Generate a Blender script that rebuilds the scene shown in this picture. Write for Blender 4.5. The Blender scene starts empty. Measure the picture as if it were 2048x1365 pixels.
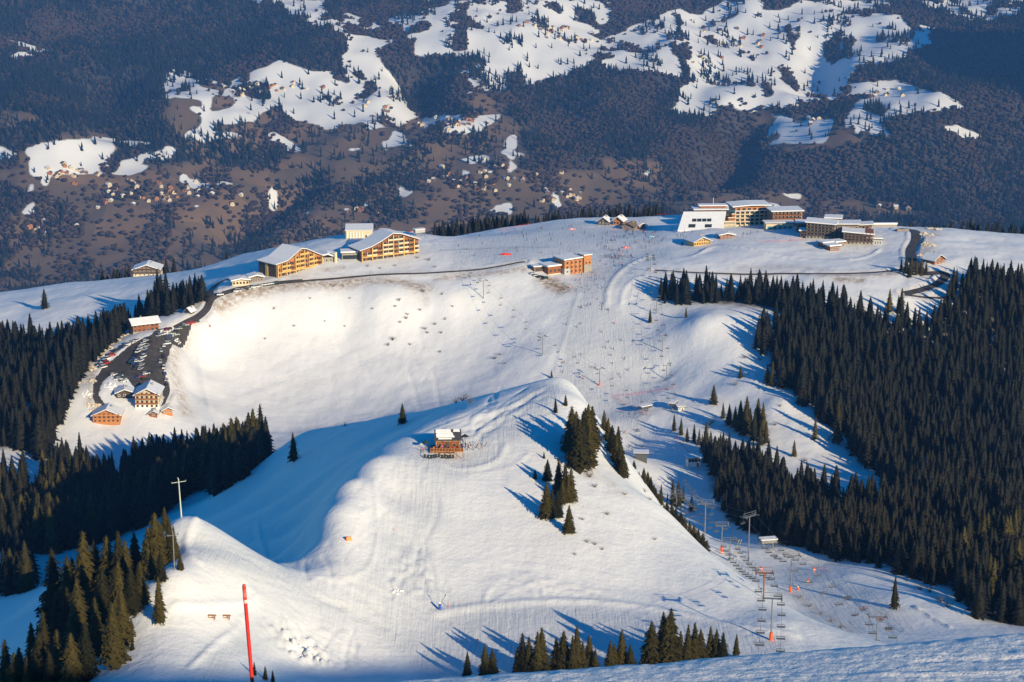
import bpy, bmesh, math, random
import numpy as np
from mathutils import Vector, Matrix, Euler

random.seed(7)
RNG = np.random.default_rng(11)
SC = bpy.context.scene
COL = SC.collection

# ------------------------------------------------------------------ camera
FPX = 3822.0                 # focal length in pixels of the 2048 wide photograph
PITCH = math.radians(14.4)   # looking down into the valley
HC = 250.0                   # eye height above the resort plateau (z = 0)
cam_d = bpy.data.cameras.new('camera')
cam_d.sensor_width = 36.0
cam_d.lens = 36.0 * FPX / 2048.0
cam_d.clip_start = 0.5
cam_d.clip_end = 20000.0
cam = bpy.data.objects.new('camera', cam_d)
cam.location = (0, 0, HC)
cam.rotation_euler = (math.pi / 2 - PITCH, 0, 0)
COL.objects.link(cam)
SC.camera = cam

# ------------------------------------------------------------------ light
SUN_EL = math.radians(18.5)
SUN_TO = (-0.60, 0.80)       # ground direction the shadows fall in
world = bpy.data.worlds.new('World')
SC.world = world
world.use_nodes = True
wn, wl = world.node_tree.nodes, world.node_tree.links
wn.clear()
sky = wn.new('ShaderNodeTexSky')
sky.sky_type = 'NISHITA'
sky.sun_disc = False
sky.sun_elevation = SUN_EL
sky.sun_rotation = math.atan2(-SUN_TO[0], -SUN_TO[1])
sky.altitude = 1800
sky.air_density = 1.0
sky.dust_density = 0.2
sky.ozone_density = 4.0
hsv = wn.new('ShaderNodeHueSaturation')
hsv.inputs['Saturation'].default_value = 2.1
bg = wn.new('ShaderNodeBackground')
bg.inputs['Strength'].default_value = 0.125
wo = wn.new('ShaderNodeOutputWorld')
wl.new(sky.outputs[0], hsv.inputs['Color'])
wl.new(hsv.outputs[0], bg.inputs['Color'])
wl.new(bg.outputs[0], wo.inputs['Surface'])

sun_d = bpy.data.lights.new('sun', 'SUN')
sun_d.energy = 5.0
sun_d.angle = math.radians(0.53)
sun_d.color = (1.0, 0.835, 0.53)
sun = bpy.data.objects.new('sun', sun_d)
_c = math.cos(SUN_EL)
_n = math.hypot(*SUN_TO)
sun.rotation_euler = Vector((SUN_TO[0] / _n * _c, SUN_TO[1] / _n * _c, -math.sin(SUN_EL))).to_track_quat('-Z', 'Y').to_euler()
COL.objects.link(sun)

SC.view_settings.view_transform = 'Standard'
SC.view_settings.look = 'None'
SC.view_settings.exposure = 0.26
SC.view_settings.gamma = 1.0
SC.render.engine = 'CYCLES'
SC.cycles.use_denoising = True
SC.cycles.max_bounces = 5
SC.cycles.diffuse_bounces = 3
SC.cycles.volume_bounces = 0
SC.cycles.transparent_max_bounces = 4
SC.cycles.caustics_reflective = False
SC.cycles.caustics_refractive = False

# ------------------------------------------------------------------ small tools
CP, SP = math.cos(PITCH), math.sin(PITCH)

def tan_dep(v):
    return np.tan(PITCH + np.arctan((np.asarray(v, float) - 682.5) / FPX))

def px(u, v, D):
    """ground point seen at photo position (u, v) when it lies D metres away (horizontal, along y)"""
    z = HC - D * tan_dep(v)
    f = D * CP + (HC - z) * SP
    return np.array([(u - 1024.0) / FPX * f, D, z], float)

def proj(x, y, z):
    f = y * CP - (z - HC) * SP
    up = y * SP + (z - HC) * CP
    return 1024.0 + FPX * x / f, 682.5 - FPX * up / f

def _hash(ix, iy, seed):
    h = (ix.astype(np.int64) * 374761393 + iy.astype(np.int64) * 668265263 + seed * 974634777) & 0x7fffffff
    h = (h ^ (h >> 13)) * 1274126177 & 0x7fffffff
    h = h ^ (h >> 16)
    return (h & 0xffff) / 65535.0

def vnoise(x, y, seed=0):
    x = np.asarray(x, float); y = np.asarray(y, float)
    ix = np.floor(x); iy = np.floor(y)
    fx = x - ix; fy = y - iy
    fx = fx * fx * fx * (fx * (fx * 6 - 15) + 10); fy = fy * fy * fy * (fy * (fy * 6 - 15) + 10)
    a = _hash(ix, iy, seed); b = _hash(ix + 1, iy, seed); c = _hash(ix, iy + 1, seed); d = _hash(ix + 1, iy + 1, seed)
    return (a + (b - a) * fx) * (1 - fy) + (c + (d - c) * fx) * fy

def fbm(x, y, octv=4, seed=0):
    s = 0.0; a = 0.5; n = 0.0
    for i in range(octv):
        s = s + a * (vnoise(x, y, seed + i * 17) - 0.5)
        n += a; a *= 0.5; x = x * 2.03 + 5.1; y = y * 2.03 + 9.7
    return s / n * 2.0

def inpoly(x, y, poly):
    x = np.asarray(x); y = np.asarray(y)
    r = np.zeros(x.shape, bool)
    n = len(poly)
    for i in range(n):
        x1, y1 = poly[i]; x2, y2 = poly[(i + 1) % n]
        if y1 == y2: continue
        c = ((y1 > y) != (y2 > y)) & (x < (x2 - x1) * (y - y1) / (y2 - y1) + x1)
        r ^= c
    return r

def seg_dist(x, y, line):
    """distance to a polyline and the running fraction along it"""
    best = np.full(np.shape(x), 1e9)
    for (x1, y1), (x2, y2) in zip(line[:-1], line[1:]):
        dx, dy = x2 - x1, y2 - y1
        t = np.clip(((x - x1) * dx + (y - y1) * dy) / (dx * dx + dy * dy + 1e-9), 0, 1)
        best = np.minimum(best, np.hypot(x - x1 - t * dx, y - y1 - t * dy))
    return best

_ones = 'first second third fourth fifth sixth seventh eighth ninth tenth eleventh twelfth thirteenth fourteenth fifteenth sixteenth seventeenth eighteenth nineteenth'.split()
_tens = {2: 'twenty', 3: 'thirty', 4: 'forty', 5: 'fifty', 6: 'sixty', 7: 'seventy', 8: 'eighty', 9: 'ninety'}
def nth(i):
    """0 -> first, 1 -> second ..."""
    i += 1
    if i < 20: return _ones[i - 1]
    t, o = divmod(i, 10)
    return _tens[t][:-1] + 'ieth' if o == 0 else _tens[t] + '-' + _ones[o - 1]

def smooth_line(pts, n=6):
    P = [np.array(p, float) for p in pts]
    P = [2 * P[0] - P[1]] + P + [2 * P[-1] - P[-2]]
    out = []
    for i in range(1, len(P) - 2):
        for k in range(n):
            t = k / n
            out.append(0.5 * ((2 * P[i]) + (-P[i - 1] + P[i + 1]) * t + (2 * P[i - 1] - 5 * P[i] + 4 * P[i + 1] - P[i + 2]) * t * t + (-P[i - 1] + 3 * P[i] - 3 * P[i + 1] + P[i + 2]) * t ** 3))
    out.append(P[-2])
    return np.array(out)
# ------------------------------------------------------------------ the lie of the land (mid ground)
# surveyed heights: (u, v, distance) of ground seen in the photograph, plus ground hidden behind crests
CTRL = [
 # front hill: hut terrace, top, crest
 (890,910,540),(960,905,545),(830,905,537),(1000,850,570),(1060,800,597),(1140,756,625),(1100,770,615),(930,830,575),(850,868,553),
 (740,915,525),(680,960,505),(645,1020,485),(655,1085,470),(662,1128,458),(600,1160,447),(700,1160,452),
 (800,1000,507),(800,1080,485),(800,1150,465),(1000,950,530),(1000,1050,500),(1000,1150,475),(1100,900,552),(1150,1000,520),(1150,1100,490),(1150,1200,465),
 (1300,1100,500),(1300,1180,475),(1450,1180,478),(1450,1240,456),(1560,1240,452),(1541,1280,440),(1350,1260,445),
 (900,1230,452),(1000,1250,447),(1100,1240,450),(1200,1300,433),(1000,1310,430),(800,1260,440),(700,1230,440),(640,1280,425),(800,1350,415),(600,1350,405),
 (1165,800,602),(1205,870,582),(1250,945,567),(1330,1015,540),(1420,1112,508),(1500,1170,490),(1560,1212,478),(1640,1250,463),(1700,1275,452),(1800,1320,430),
 # behind the right crest
 (1300,1040,620),(1300,1012,690),(1430,1180,560),(1440,1140,620),(1580,1235,525),(1700,1290,500),(1800,1300,500),(1200,960,650),(1200,940,720),(1200,890,800),
 (1120,860,690),(1100,870,790),(1100,810,900),(950,870,760),(950,830,880),(800,900,740),(800,860,850),(700,920,750),(700,880,860),
 # crest to the left of the hill and the shaded bowl
 (1030,778,618),(930,802,640),(850,822,662),(780,832,678),(700,844,695),(600,866,712),
 (665,1000,497),(655,1055,478),(610,1000,568),(605,1050,540),(600,1095,508),(605,1142,461),(600,1125,482),(570,1112,488),(560,1000,615),(500,950,715),(560,900,720),(650,880,678),(700,890,628),(480,1005,675),(430,990,720),(450,1055,600),(520,1090,530),(560,1080,530),(600,1050,540),(620,960,590),(800,860,618),(670,950,548),
 # the sunny spur with the mast
 (363,1032,440),(386,1030,450),(402,1042,447),(450,1075,443),(510,1110,443),(600,1152,446),(500,1150,428),(430,1140,421),(380,1100,426),(420,1095,434),(345,1140,410),(480,1200,418),(430,1235,405),(350,1240,398),(300,1290,388),(400,1300,388),(550,1250,420),(500,1300,400),(450,1350,378),(300,1365,366),
 # dark side left of the spur
 (300,1150,430),(250,1200,424),(200,1250,412),(150,1300,408),(100,1365,405),(0,1365,440),(-60,1300,500),(0,1250,560),(60,1180,650),(150,1150,560),(250,1100,610),(250,1040,770),(330,1000,810),(330,950,870),(200,1000,845),(100,1050,800),(0,1080,700),(-80,1100,680),
 (0,950,850),(100,940,880),(200,940,890),(300,940,902),(400,930,895),(480,920,850),(540,905,790),(400,945,880),(300,985,862),(200,990,860),(300,1020,822),(200,1050,800),(100,1100,730),(-80,950,820),
 (600,930,810),(500,900,905),(600,885,910),
 # meadow bowl, car park
 (600,858,955),(450,850,955),(330,838,952),(230,850,945),(130,865,932),(60,880,920),(0,900,900),(-80,900,900),
 (500,800,1000),(700,800,1000),(900,790,995),(1000,770,990),(400,740,1035),(600,730,1045),(800,740,1035),(900,700,1055),(1000,700,1045),
 (500,680,1070),(700,660,1085),(850,650,1085),(950,640,1085),(600,600,1105),(760,600,1104),(900,590,1108),(500,605,1098),
 (470,575,1112),(550,560,1126),(650,548,1138),(760,545,1140),(850,548,1138),(950,540,1143),(1050,525,1148),
 (430,585,1105),(420,620,1085),(380,645,1065),(330,670,1042),(270,700,1022),(230,740,1000),(290,760,990),(200,780,972),(330,740,1005),(293,815,958),(370,700,1050),(390,790,1000),
 (150,760,990),(100,800,965),(170,700,1090),(250,650,1120),(350,615,1125),(100,720,1120),(0,760,1050),(0,660,1200),(100,640,1190),(200,615,1200),(300,585,1210),(400,560,1205),(-80,700,1150),
 (90,620,1215),(0,585,1330),(150,562,1330),(293,553,1300),(380,540,1300),(450,522,1290),(490,508,1300),(-80,590,1340),
 # plateau
 (560,540,1146),(640,520,1159),(700,472,1225),(760,502,1180),(850,475,1225),(880,490,1200),(960,500,1190),(1000,470,1260),(1100,460,1290),(1100,500,1190),(1200,460,1300),(1200,500,1200),(1300,460,1300),(1300,500,1200),(1370,445,1320),(1300,432,1380),
 (640,480,1280),(760,462,1270),(900,482,1295),(1000,457,1345),(1100,443,1385),(1200,437,1395),(1400,430,1385),
 (1150,545,1140),(1200,560,1120),(1200,600,1085),(1200,650,1045),(1200,700,1008),(1200,770,960),(1300,600,1080),(1300,660,1030),(1330,750,970),(1100,700,1020),(1100,640,1065),(1080,580,1112),
 (1200,830,915),(1280,830,905),(1250,900,870),(1290,915,850),(1380,920,825),(1350,870,870),(1450,830,890),(1400,780,930),(1450,700,975),(1400,640,1015),(1330,560,1105),
 (1500,760,925),(1560,800,890),(1650,870,850),(1740,960,800),(1500,850,870),(1550,930,820),(1650,980,780),(1450,950,800),(1500,1000,760),(1600,1060,700),(1340,980,785),(1350,1030,740),(1420,1080,690),(1480,1120,650),
 (1560,1095,668),(1640,1125,650),(1700,1150,620),(1580,1190,592),(1650,1220,575),(1750,1240,560),(1850,1255,552),(1800,1190,585),(1900,1220,570),(1930,1262,546),(1750,1130,640),(1850,1160,620),(1950,1200,600),(2048,1250,570),(2130,1250,560),
 (1800,1050,720),(2000,1100,690),(2048,1000,770),(2130,1000,770),(1850,950,810),(2000,880,870),(1850,820,920),(1650,760,940),(1800,720,985),(2000,760,960),(2130,760,960),(1600,680,985),(1700,640,1030),(1850,640,1040),(2000,640,1050),(1500,590,1085),(1750,590,1075),(1930,590,1075),(1850,560,1100),
 (1950,530,1130),(2130,560,1110),(1500,545,1125),(1650,550,1110),(1450,520,1150),(1500,500,1170),(1450,458,1250),(1600,462,1240),(1700,490,1192),(1740,510,1170),(1600,520,1150),(1830,465,1215),(1860,525,1127),(1950,485,1198),(1900,458,1260),(2048,470,1240),(2130,475,1235),(1780,452,1265),(1700,452,1275),(1500,436,1340),(1600,445,1310),
 # beyond the plateau edge (hidden)
 (-80,690,1480),(0,690,1480),(300,640,1480),(500,600,1480),(760,560,1480),(1000,540,1500),(1300,520,1500),(1500,540,1480),(1800,560,1460),(2130,590,1460),
 # below the camera's own slope (hidden)
 (300,1600,330),(600,1600,330),(1000,1600,335),(1400,1560,345),(1800,1520,355),(2130,1450,380),(0,1600,340),(-80,1500,380),
]
def deepen(u, v, D):
    """the bowl and the valley piste lie a little lower than the first survey had them"""
    if not (690 <= D < 1112 and 560 <= v <= 1130): return D
    wu = float(np.interp(u, [330, 450, 1040, 1180, 2200], [0, .5, .55, 1, 1]))
    return D + wu * float(np.interp(v, [560, 600, 700, 770, 830, 900, 960, 1060, 1130], [0, 3, 26, 40, 46, 48, 45, 15, 0]))
C_XYZ = np.array([px(u, v, deepen(u, v, D)) for u, v, D in CTRL])
RBF_C = 6.0
def _phi(dx, dy):
    return np.sqrt(dx * dx + dy * dy + RBF_C * RBF_C)
def fit_rbf(P):
    n = len(P)
    m0 = P.mean(0)
    A = np.zeros((n + 3, n + 3))
    A[:n, :n] = _phi(P[:, None, 0] - P[None, :, 0], P[:, None, 1] - P[None, :, 1]) + np.eye(n) * -1.2
    L = np.c_[np.ones(n), (P[:, 0] - m0[0]) / 500, (P[:, 1] - m0[1]) / 500]
    A[:n, n:] = L; A[n:, :n] = L.T
    b = np.r_[P[:, 2], 0, 0, 0]
    return np.linalg.solve(A, b), m0
RBF_W, RBF_M = fit_rbf(C_XYZ)

def base_h(x, y):
    x = np.asarray(x, float); y = np.asarray(y, float)
    sh = x.shape; x = x.ravel(); y = y.ravel()
    out = np.empty(x.size)
    n = len(C_XYZ)
    for s in range(0, x.size, 40000):
        xs, ys = x[s:s + 40000], y[s:s + 40000]
        K = _phi(xs[:, None] - C_XYZ[None, :, 0], ys[:, None] - C_XYZ[None, :, 1])
        out[s:s + 40000] = K @ RBF_W[:n] + RBF_W[n] + RBF_W[n + 1] * (xs - RBF_M[0]) / 500 + RBF_W[n + 2] * (ys - RBF_M[1]) / 500
    return out.reshape(sh)

# quick look-up grid for finding ground points
GX = np.arange(-520, 521, 3.0); GY = np.arange(320, 1501, 3.0)
_gx, _gy = np.meshgrid(GX, GY)
GH = base_h(_gx, _gy)
def hgrid(x, y):
    fx = np.clip((np.asarray(x, float) - GX[0]) / 3.0, 0, len(GX) - 1.001); fy = np.clip((np.asarray(y, float) - GY[0]) / 3.0, 0, len(GY) - 1.001)
    ix = fx.astype(int); iy = fy.astype(int); fx = fx - ix; fy = fy - iy
    return (GH[iy, ix] * (1 - fx) + GH[iy, ix + 1] * fx) * (1 - fy) + (GH[iy + 1, ix] * (1 - fx) + GH[iy + 1, ix + 1] * fx) * fy

def ground(u, v, d0=345.0, d1=1495.0):
    """first ground met by the sight line through (u, v) between d0 and d1"""
    D = np.arange(d0, d1, 1.0)
    t = tan_dep(v)
    z = HC - D * t
    x = (u - 1024.0) / FPX * (D * CP + (HC - z) * SP)
    below = z < hgrid(x, D)
    i = int(np.argmax(below)) if below.any() else int(np.argmin(z - hgrid(x, D)))
    if i > 0 and below.any():
        a = z[i - 1] - hgrid(x[i - 1], D[i - 1]); b = hgrid(x[i], D[i]) - z[i]
        f = a / (a + b + 1e-9)
        return np.array([x[i - 1] + f * (x[i] - x[i - 1]), D[i - 1] + f, z[i - 1] + f * (z[i] - z[i - 1])])
    return np.array([x[i], D[i], float(hgrid(x[i], D[i]))])

def gline(pts, d0=345.0, d1=1495.0):
    return [tuple(ground(u, v, d0, d1)[:2]) for u, v in pts]
# ------------------------------------------------------------------ materials
def new_mat(name):
    m = bpy.data.materials.new(name); m.use_nodes = True
    nt = m.node_tree
    return m, nt, nt.nodes['Principled BSDF']

def nd(nt, t, **kw):
    n = nt.nodes.new(t)
    for k, v in kw.items():
        if k in n.inputs: n.inputs[k].default_value = v
        else: setattr(n, k, v)
    return n

_mats = {}
def mat(name, col, rough=0.7, var=0.12, scale=3.0, metal=0.0, rnd=0.0, bump=0.0):
    """plain procedural material: colour broken up by noise, optional per-object variation"""
    if name in _mats: return _mats[name]
    m, nt, b = new_mat(name)
    tc = nd(nt, 'ShaderNodeTexCoord')
    no = nd(nt, 'ShaderNodeTexNoise', Scale=scale, Detail=3.0)
    nt.links.new(tc.outputs['Object'], no.inputs['Vector'])
    r = nd(nt, 'ShaderNodeMapRange')
    r.inputs[1].default_value = 0.3; r.inputs[2].default_value = 0.7
    r.inputs[3].default_value = 1 - var; r.inputs[4].default_value = 1 + var
    nt.links.new(no.outputs['Fac'], r.inputs[0])
    mx = nd(nt, 'ShaderNodeVectorMath', operation='SCALE')
    mx.inputs[0].default_value = col[:3]
    last = r.outputs[0]
    if rnd:
        oi = nd(nt, 'ShaderNodeObjectInfo')
        r2 = nd(nt, 'ShaderNodeMapRange'); r2.inputs[3].default_value = 1 - rnd; r2.inputs[4].default_value = 1 + rnd
        nt.links.new(oi.outputs['Random'], r2.inputs[0])
        mu = nd(nt, 'ShaderNodeMath', operation='MULTIPLY')
        nt.links.new(last, mu.inputs[0]); nt.links.new(r2.outputs[0], mu.inputs[1]); last = mu.outputs[0]
    nt.links.new(last, mx.inputs['Scale'])
    nt.links.new(mx.outputs[0], b.inputs['Base Color'])
    b.inputs['Roughness'].default_value = rough
    b.inputs['Metallic'].default_value = metal
    if bump:
        bn = nd(nt, 'ShaderNodeBump', Strength=bump, Distance=0.1)
        nt.links.new(no.outputs['Fac'], bn.inputs['Height']); nt.links.new(bn.outputs[0], b.inputs['Normal'])
    _mats[name] = m
    return m

def foliage_mat(name, ca, cb, attr=None, rough=0.75):
    """needle foliage: two tones by noise and per tree"""
    m, nt, b = new_mat(name)
    tc = nd(nt, 'ShaderNodeTexCoord')
    no = nd(nt, 'ShaderNodeTexNoise', Scale=0.9, Detail=2.0)
    nt.links.new(tc.outputs['Object'], no.inputs['Vector'])
    if attr:
        rn = nd(nt, 'ShaderNodeAttribute', attribute_name=attr); rs = rn.outputs['Fac']
    else:
        rn = nd(nt, 'ShaderNodeObjectInfo'); rs = rn.outputs['Random']
    ad = nd(nt, 'ShaderNodeMath', operation='ADD'); nt.links.new(no.outputs['Fac'], ad.inputs[0]); nt.links.new(rs, ad.inputs[1])
    mr = nd(nt, 'ShaderNodeMapRange'); mr.inputs[1].default_value = 0.4; mr.inputs[2].default_value = 1.6
    nt.links.new(ad.outputs[0], mr.inputs[0])
    mx = nd(nt, 'ShaderNodeMix', data_type='RGBA')
    mx.inputs[6].default_value = (*ca, 1); mx.inputs[7].default_value = (*cb, 1)
    nt.links.new(mr.outputs[0], mx.inputs[0])
    nt.links.new(mx.outputs[2], b.inputs['Base Color'])
    b.inputs['Roughness'].default_value = rough
    b.inputs['Specular IOR Level'].default_value = 0.15
    return m

def snow_mat(name, layers, dirt=True, tracks=None):
    """snow: near-white, slightly cool, with fine relief; layers = [(scale, distance, strength)]"""
    m, nt, b = new_mat(name)
    tc = nd(nt, 'ShaderNodeTexCoord')
    h = None
    for sc, dist in layers:
        n = nd(nt, 'ShaderNodeTexNoise', Scale=sc, Detail=4.0, Roughness=0.6)
        nt.links.new(tc.outputs['Object'], n.inputs['Vector'])
        mu = nd(nt, 'ShaderNodeMath', operation='MULTIPLY'); mu.inputs[1].default_value = dist
        nt.links.new(n.outputs['Fac'], mu.inputs[0])
        if h is None: h = mu.outputs[0]
        else:
            ad = nd(nt, 'ShaderNodeMath', operation='ADD'); nt.links.new(h, ad.inputs[0]); nt.links.new(mu.outputs[0], ad.inputs[1]); h = ad.outputs[0]
    if tracks:                                   # ski tracks and groomer ridges: noise stretched along the fall line
        for ang, sx, sy, dist in tracks:
            mp = nd(nt, 'ShaderNodeMapping'); mp.inputs['Rotation'].default_value = (0, 0, ang); mp.inputs['Scale'].default_value = (sx, sy, 0.0)
            nt.links.new(tc.outputs['Object'], mp.inputs['Vector'])
            n = nd(nt, 'ShaderNodeTexNoise', Scale=1.0, Detail=3.0, Roughness=0.65, Distortion=0.6)
            nt.links.new(mp.outputs[0], n.inputs['Vector'])
            mu = nd(nt, 'ShaderNodeMath', operation='MULTIPLY_ADD'); mu.inputs[1].default_value = dist; mu.inputs[2].default_value = -dist * 0.5
            nt.links.new(n.outputs['Fac'], mu.inputs[0])
            pa = nd(nt, 'ShaderNodeAttribute', attribute_name='piste')
            m2 = nd(nt, 'ShaderNodeMath', operation='MULTIPLY'); nt.links.new(mu.outputs[0], m2.inputs[0]); nt.links.new(pa.outputs['Fac'], m2.inputs[1])
            ad = nd(nt, 'ShaderNodeMath', operation='ADD'); nt.links.new(h, ad.inputs[0]); nt.links.new(m2.outputs[0], ad.inputs[1]); h = ad.outputs[0]
    bn = nd(nt, 'ShaderNodeBump', Strength=1.0, Distance=1.0)
    nt.links.new(h, bn.inputs['Height']); nt.links.new(bn.outputs[0], b.inputs['Normal'])
    # colour: clean snow, with dirt (earth, road grit) where the 'dirt' attribute says so
    n = nd(nt, 'ShaderNodeTexNoise', Scale=0.06, Detail=4.0); nt.links.new(tc.outputs['Object'], n.inputs['Vector'])
    cl = nd(nt, 'ShaderNodeMix', data_type='RGBA'); cl.inputs[6].default_value = (0.76, 0.75, 0.745, 1); cl.inputs[7].default_value = (0.84, 0.84, 0.845, 1)
    nt.links.new(n.outputs['Fac'], cl.inputs[0]); out = cl.outputs[2]
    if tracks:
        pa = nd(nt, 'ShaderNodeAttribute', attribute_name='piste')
        pm = nd(nt, 'ShaderNodeMix', data_type='RGBA'); pm.inputs[7].default_value = (0.66, 0.67, 0.69, 1)  # greyer packed snow, with the dimness of grazing sun painted in too
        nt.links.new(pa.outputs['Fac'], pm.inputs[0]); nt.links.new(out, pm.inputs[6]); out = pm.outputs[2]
    if dirt:
        da = nd(nt, 'ShaderNodeAttribute', attribute_name='dirt')
        n2 = nd(nt, 'ShaderNodeTexNoise', Scale=0.35, Detail=5.0, Roughness=0.7); nt.links.new(tc.outputs['Object'], n2.inputs['Vector'])
        mr = nd(nt, 'ShaderNodeMapRange'); mr.inputs[1].default_value = 0.32; mr.inputs[2].default_value = 0.72
        nt.links.new(n2.outputs['Fac'], mr.inputs[0])
        mu = nd(nt, 'ShaderNodeMath', operation='MULTIPLY', use_clamp=True); nt.links.new(mr.outputs[0], mu.inputs[0]); nt.links.new(da.outputs['Fac'], mu.inputs[1])
        dm = nd(nt, 'ShaderNodeMix', data_type='RGBA'); dm.inputs[7].default_value = (0.34, 0.225, 0.13, 1)
        nt.links.new(mu.outputs[0], dm.inputs[0]); nt.links.new(out, dm.inputs[6]); out = dm.outputs[2]
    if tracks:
        la = nd(nt, 'ShaderNodeAttribute', attribute_name='litter_shade')
        lm = nd(nt, 'ShaderNodeMix', data_type='RGBA'); lm.inputs[7].default_value = (0.055, 0.045, 0.035, 1)  # fallen needles plus canopy shade, both put into the ground colour
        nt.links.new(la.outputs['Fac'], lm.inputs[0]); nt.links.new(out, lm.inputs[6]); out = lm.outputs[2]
    nt.links.new(out, b.inputs['Base Color'])
    b.inputs['Roughness'].default_value = 0.65
    b.inputs['Specular IOR Level'].default_value = 0.25
    return m

def grid_mesh(name, X, Y, Z, attrs=None):
    nr, nc = X.shape
    me = bpy.data.meshes.new(name)
    me.vertices.add(nr * nc)
    me.vertices.foreach_set('co', np.stack([X, Y, Z], -1).ravel().astype(np.float32))
    i = np.arange(nr * nc).reshape(nr, nc)
    q = np.stack([i[:-1, :-1], i[:-1, 1:], i[1:, 1:], i[1:, :-1]], -1).reshape(-1, 4)
    set_faces(me, q)
    for k, a in (attrs or {}).items():
        at = me.attributes.new(k, 'FLOAT', 'POINT'); at.data.foreach_set('value', a.ravel().astype(np.float32))
    return me

def set_faces(me, q, smooth=True):
    k = q.shape[1]
    me.loops.add(q.size); me.polygons.add(len(q))
    me.loops.foreach_set('vertex_index', q.ravel().astype(np.int32))
    me.polygons.foreach_set('loop_start', (np.arange(len(q)) * k).astype(np.int32))
    if smooth: me.polygons.foreach_set('use_smooth', np.ones(len(q), bool))
    me.update(calc_edges=True)

def link(name, me, parent=None, material=None, **props):
    o = bpy.data.objects.new(name, me)
    COL.objects.link(o)
    if parent is not None: o.parent = parent
    if material is not None and me is not None and not me.materials: me.materials.append(material)
    for k, v in props.items(): o[k] = v
    return o

# ------------------------------------------------------------------ mid-ground snow: detail on top of the surveyed surface
# raised lines: groomer berms, banks, tracks   (photo polyline, width m, height m)
BERMS = [
 ([(748,960),(752,1010),(755,1070),(745,1120),(720,1148),(670,1158),(630,1152)],0.55,0.30),
 ([(515,1040),(520,1080),(545,1120),(590,1150),(640,1157)],0.6,0.25),
 ([(868,985),(876,1015),(862,1060),(848,1080),(853,1110)],0.35,-0.22),
 ([(650,1040),(700,1028),(745,1018)],0.4,0.18),
 ([(838,1122),(900,1125),(1000,1128),(1090,1134),(1180,1145),(1280,1165)],0.35,0.16),
 ([(968,1205),(978,1180),(1010,1158),(1060,1150)],0.35,0.2),
 ([(985,1206),(1020,1185),(1070,1165),(1120,1155)],0.35,0.18),
 ([(838,1110),(845,1140),(860,1170),(890,1190)],0.5,0.25),
 ([(870,1228),(940,1216),(1030,1206),(1150,1203),(1260,1212),(1370,1230),(1470,1252),(1590,1272)],1.5,0.5),
 ([(345,1215),(400,1214),(450,1210),(500,1205),(515,1190),(500,1180)],0.8,0.55),
 ([(380,1335),(430,1290),(470,1260),(492,1232)],0.7,0.4),
 ([(345,1245),(400,1247),(460,1248)],0.4,0.2),
 ([(395,1040),(382,1060),(372,1085),(378,1110),(400,1125)],1.0,0.5),
 ([(860,905),(900,935),(960,935),(1000,915),(1010,890)],1.0,0.4),
 ([(930,950),(980,945),(1030,930),(1060,905)],0.5,0.22),
 ([(900,845),(960,830),(1010,815),(1060,790),(1090,775)],0.5,0.22),
 ([(1110,745),(1125,690),(1140,640),(1158,585)],0.8,0.3),
 ([(1213,610),(1216,580),(1235,550),(1270,525),(1300,512)],1.6,0.7),
 ([(1242,612),(1246,585),(1268,560),(1305,548),(1345,545)],1.4,0.55),
 ([(1385,512),(1430,492),(1480,494),(1560,512),(1640,522),(1710,520),(1760,500)],1.2,0.8),
 ([(1292,772),(1320,768),(1342,760)],0.8,0.8),
 ([(1235,800),(1275,828),(1300,838)],0.8,0.5),
 ([(400,670),(398,720),(408,780),(420,820)],1.5,0.6),
 ([(500,640),(560,670),(640,690),(720,705)],0.6,0.3),
 ([(430,720),(520,745),(620,760),(760,775)],0.5,0.2),
 ([(1660,1165),(1690,1190),(1730,1225),(1800,1262)],0.5,-0.3),
 ([(1830,1215),(1870,1240),(1900,1255)],0.6,0.6),
 ([(1540,1100),(1580,1112),(1620,1125)],0.6,0.6),
]
# earth and grit showing through the snow: (photo polyline, width m, strength)
DIRT = [
 ([(440,612),(470,590),(540,578),(620,568),(700,568)],6.0,1.35),
 ([(620,568),(720,562),(800,562),(850,577)],6.0,1.25),
 ([(840,580),(850,600)],4,0.5),([(880,556),(930,550),(1000,547),(1050,540)],4.0,1.1),
 ([(352,665),(345,700),(345,740),(360,790),(375,830)],4.5,0.85),([(375,670),(365,690)],4,0.7),
 ([(232,665),(205,690),(180,730),(190,770),(180,800),(205,825)],3.0,0.9),([(175,745),(150,770),(120,795)],2.5,0.6),
 ([(1095,562),(1110,572),(1128,580)],6.0,2.0),
 ([(1845,468),(1850,490),(1845,515)],6.0,1.1),([(1860,455),(1868,470)],5,1.0),
 ([(1640,553),(1690,552),(1760,552),(1820,545)],3.5,1.2),([(1680,560),(1720,562)],4.5,1.5),([(1320,545),(1400,548)],3.0,0.9),([(1480,536),(1560,534),(1640,540)],4.0,0.7),
 ([(1850,595),(1900,598)],3.5,0.7),([(1480,545),(1560,540)],5.0,0.35),
 ([(650,540),(690,535)],3.0,0.9),
 ([(1150,925),(1175,950)],3.0,0.5),([(1290,960),(1310,990)],3.0,0.55),([(1215,960),(1240,985)],2.5,0.4),
 ([(1590,1190),(1620,1215),(1660,1235),(1700,1262)],2.6,0.55),([(1450,850),(1470,862)],3.0,0.9),([(1880,1195),(1890,1205)],3,0.7),
]
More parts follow.
